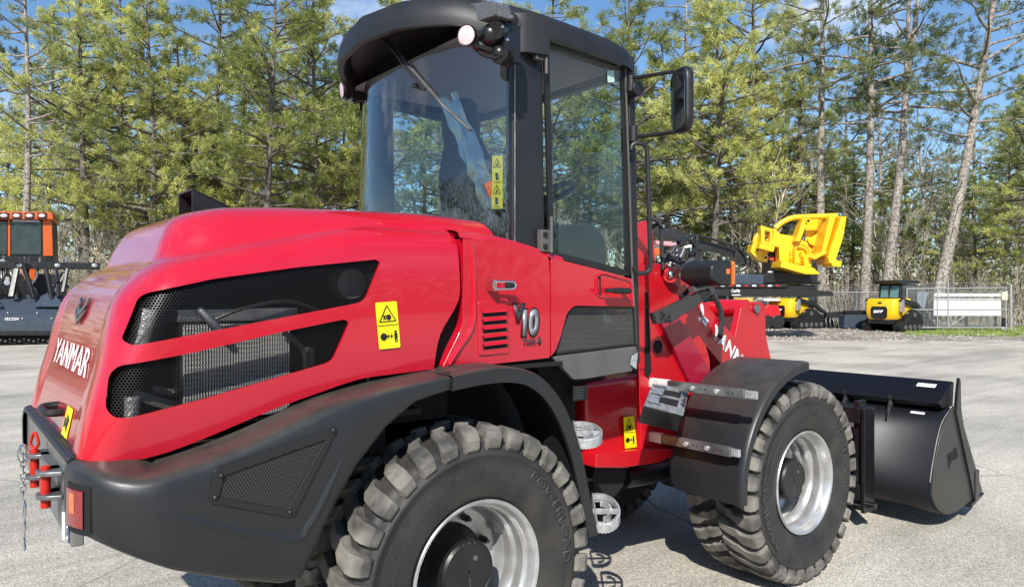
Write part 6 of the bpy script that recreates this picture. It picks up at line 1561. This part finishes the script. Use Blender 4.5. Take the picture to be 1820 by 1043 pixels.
# --- undergrowth and the depth of the wood
nb = NB(); rg = random.Random(77)
for k in range(52000):
    px = rg.uniform(-250, 2050); d = rg.uniform(36.5, 62); z = rg.random() ** 1.5 * (2.0 + (d - 36) * .24); c = Vector(BG(px, d)) + Vector((0, 0, z)); s = rg.uniform(.05, .16)
    a = Vector((rg.uniform(-1, 1), rg.uniform(-1, 1), rg.uniform(-1, 1))).normalized() * s; b = a.cross(Vector((rg.uniform(-1, 1), rg.uniform(-1, 1), rg.uniform(-1, 1)))).normalized() * s * .6
    nb.tri(tuple(c - a), tuple(c + a), tuple(c + b))
tag(nb.obj('undergrowth', DRYL, None), 'brown leafy undergrowth filling the floor of the wood', 'undergrowth', kind='stuff')
nb = NB()
for k in range(9000):
    px = rg.uniform(-250, 2050); d = rg.uniform(36, 56); h_ = .5 + 3.2 * rg.random() ** 1.5; c = Vector(BG(px, d)); e = c + Vector((rg.uniform(-.5, .5), rg.uniform(-.5, .5), h_)); w_ = Vector((RX, RY, 0)) * rg.uniform(.008, .022); m_ = (c + e) / 2 + Vector((rg.uniform(-.15, .15), rg.uniform(-.15, .15), 0))
    nb.tri(tuple(c - w_), tuple(c + w_), tuple(m_)); nb.tri(tuple(m_ - w_ * .8), tuple(m_ + w_ * .8), tuple(e)); nb.tri(tuple(c + w_), tuple(m_ - w_ * .6), tuple(m_ + w_ * .6))
tag(nb.obj('brush', TWIG, None), 'thin upright saplings and brush crowding the wood edge', 'brush', kind='stuff')
nb = NB()
for k in range(135000):
    px = rg.uniform(-400, 2250) if k < 95000 else rg.choice((rg.uniform(-1700, -400), rg.uniform(2250, 3700))); d = rg.uniform(62, 85); z = rg.random() ** 1.6 * 14; c = Vector(BG(px, d)) + Vector((0, 0, z)); s = rg.uniform(.12, .38)
    a = Vector((rg.uniform(-1, 1), rg.uniform(-1, 1), rg.uniform(-1, 1))).normalized() * s; b = a.cross(Vector((rg.uniform(-1, 1), rg.uniform(-1, 1), rg.uniform(-1, 1)))).normalized() * s * .7
    nb.tri(tuple(c - a), tuple(c + a), tuple(c + b))
tag(nb.obj('distant_woods', foliage_mat('far_foliage', (.08, .11, .035), (.32, .32, .13), .12), None), 'distant mixed wood closing the view behind the pines', 'woods', kind='stuff')

# wood on the far side of the yard, seen only as a reflection in paint and glass
nb = NB()
for k in range(42000):
    a = R_(rg.uniform(150, 385)); r_ = rg.uniform(50, 66); z = rg.random() ** 1.2 * 13; s = rg.uniform(.2, .65); c = Vector((CAM[0] + r_ * math.cos(a), CAM[1] + r_ * math.sin(a), z))
    if (c - Vector(CAM)).dot(Vector((DX, DY, 0))) > -8: continue
    a = Vector((rg.uniform(-1, 1), rg.uniform(-1, 1), rg.uniform(-1, 1))).normalized() * s; b = a.cross(Vector((rg.uniform(-1, 1), rg.uniform(-1, 1), rg.uniform(-1, 1)))).normalized() * s * .8
    nb.tri(tuple(c - a), tuple(c + a), tuple(c + b))
tag(nb.obj('opposite_woods', bpy.data.materials['far_foliage'], None), 'dark wood across the yard mirrored in paint and glass', 'woods', kind='stuff')
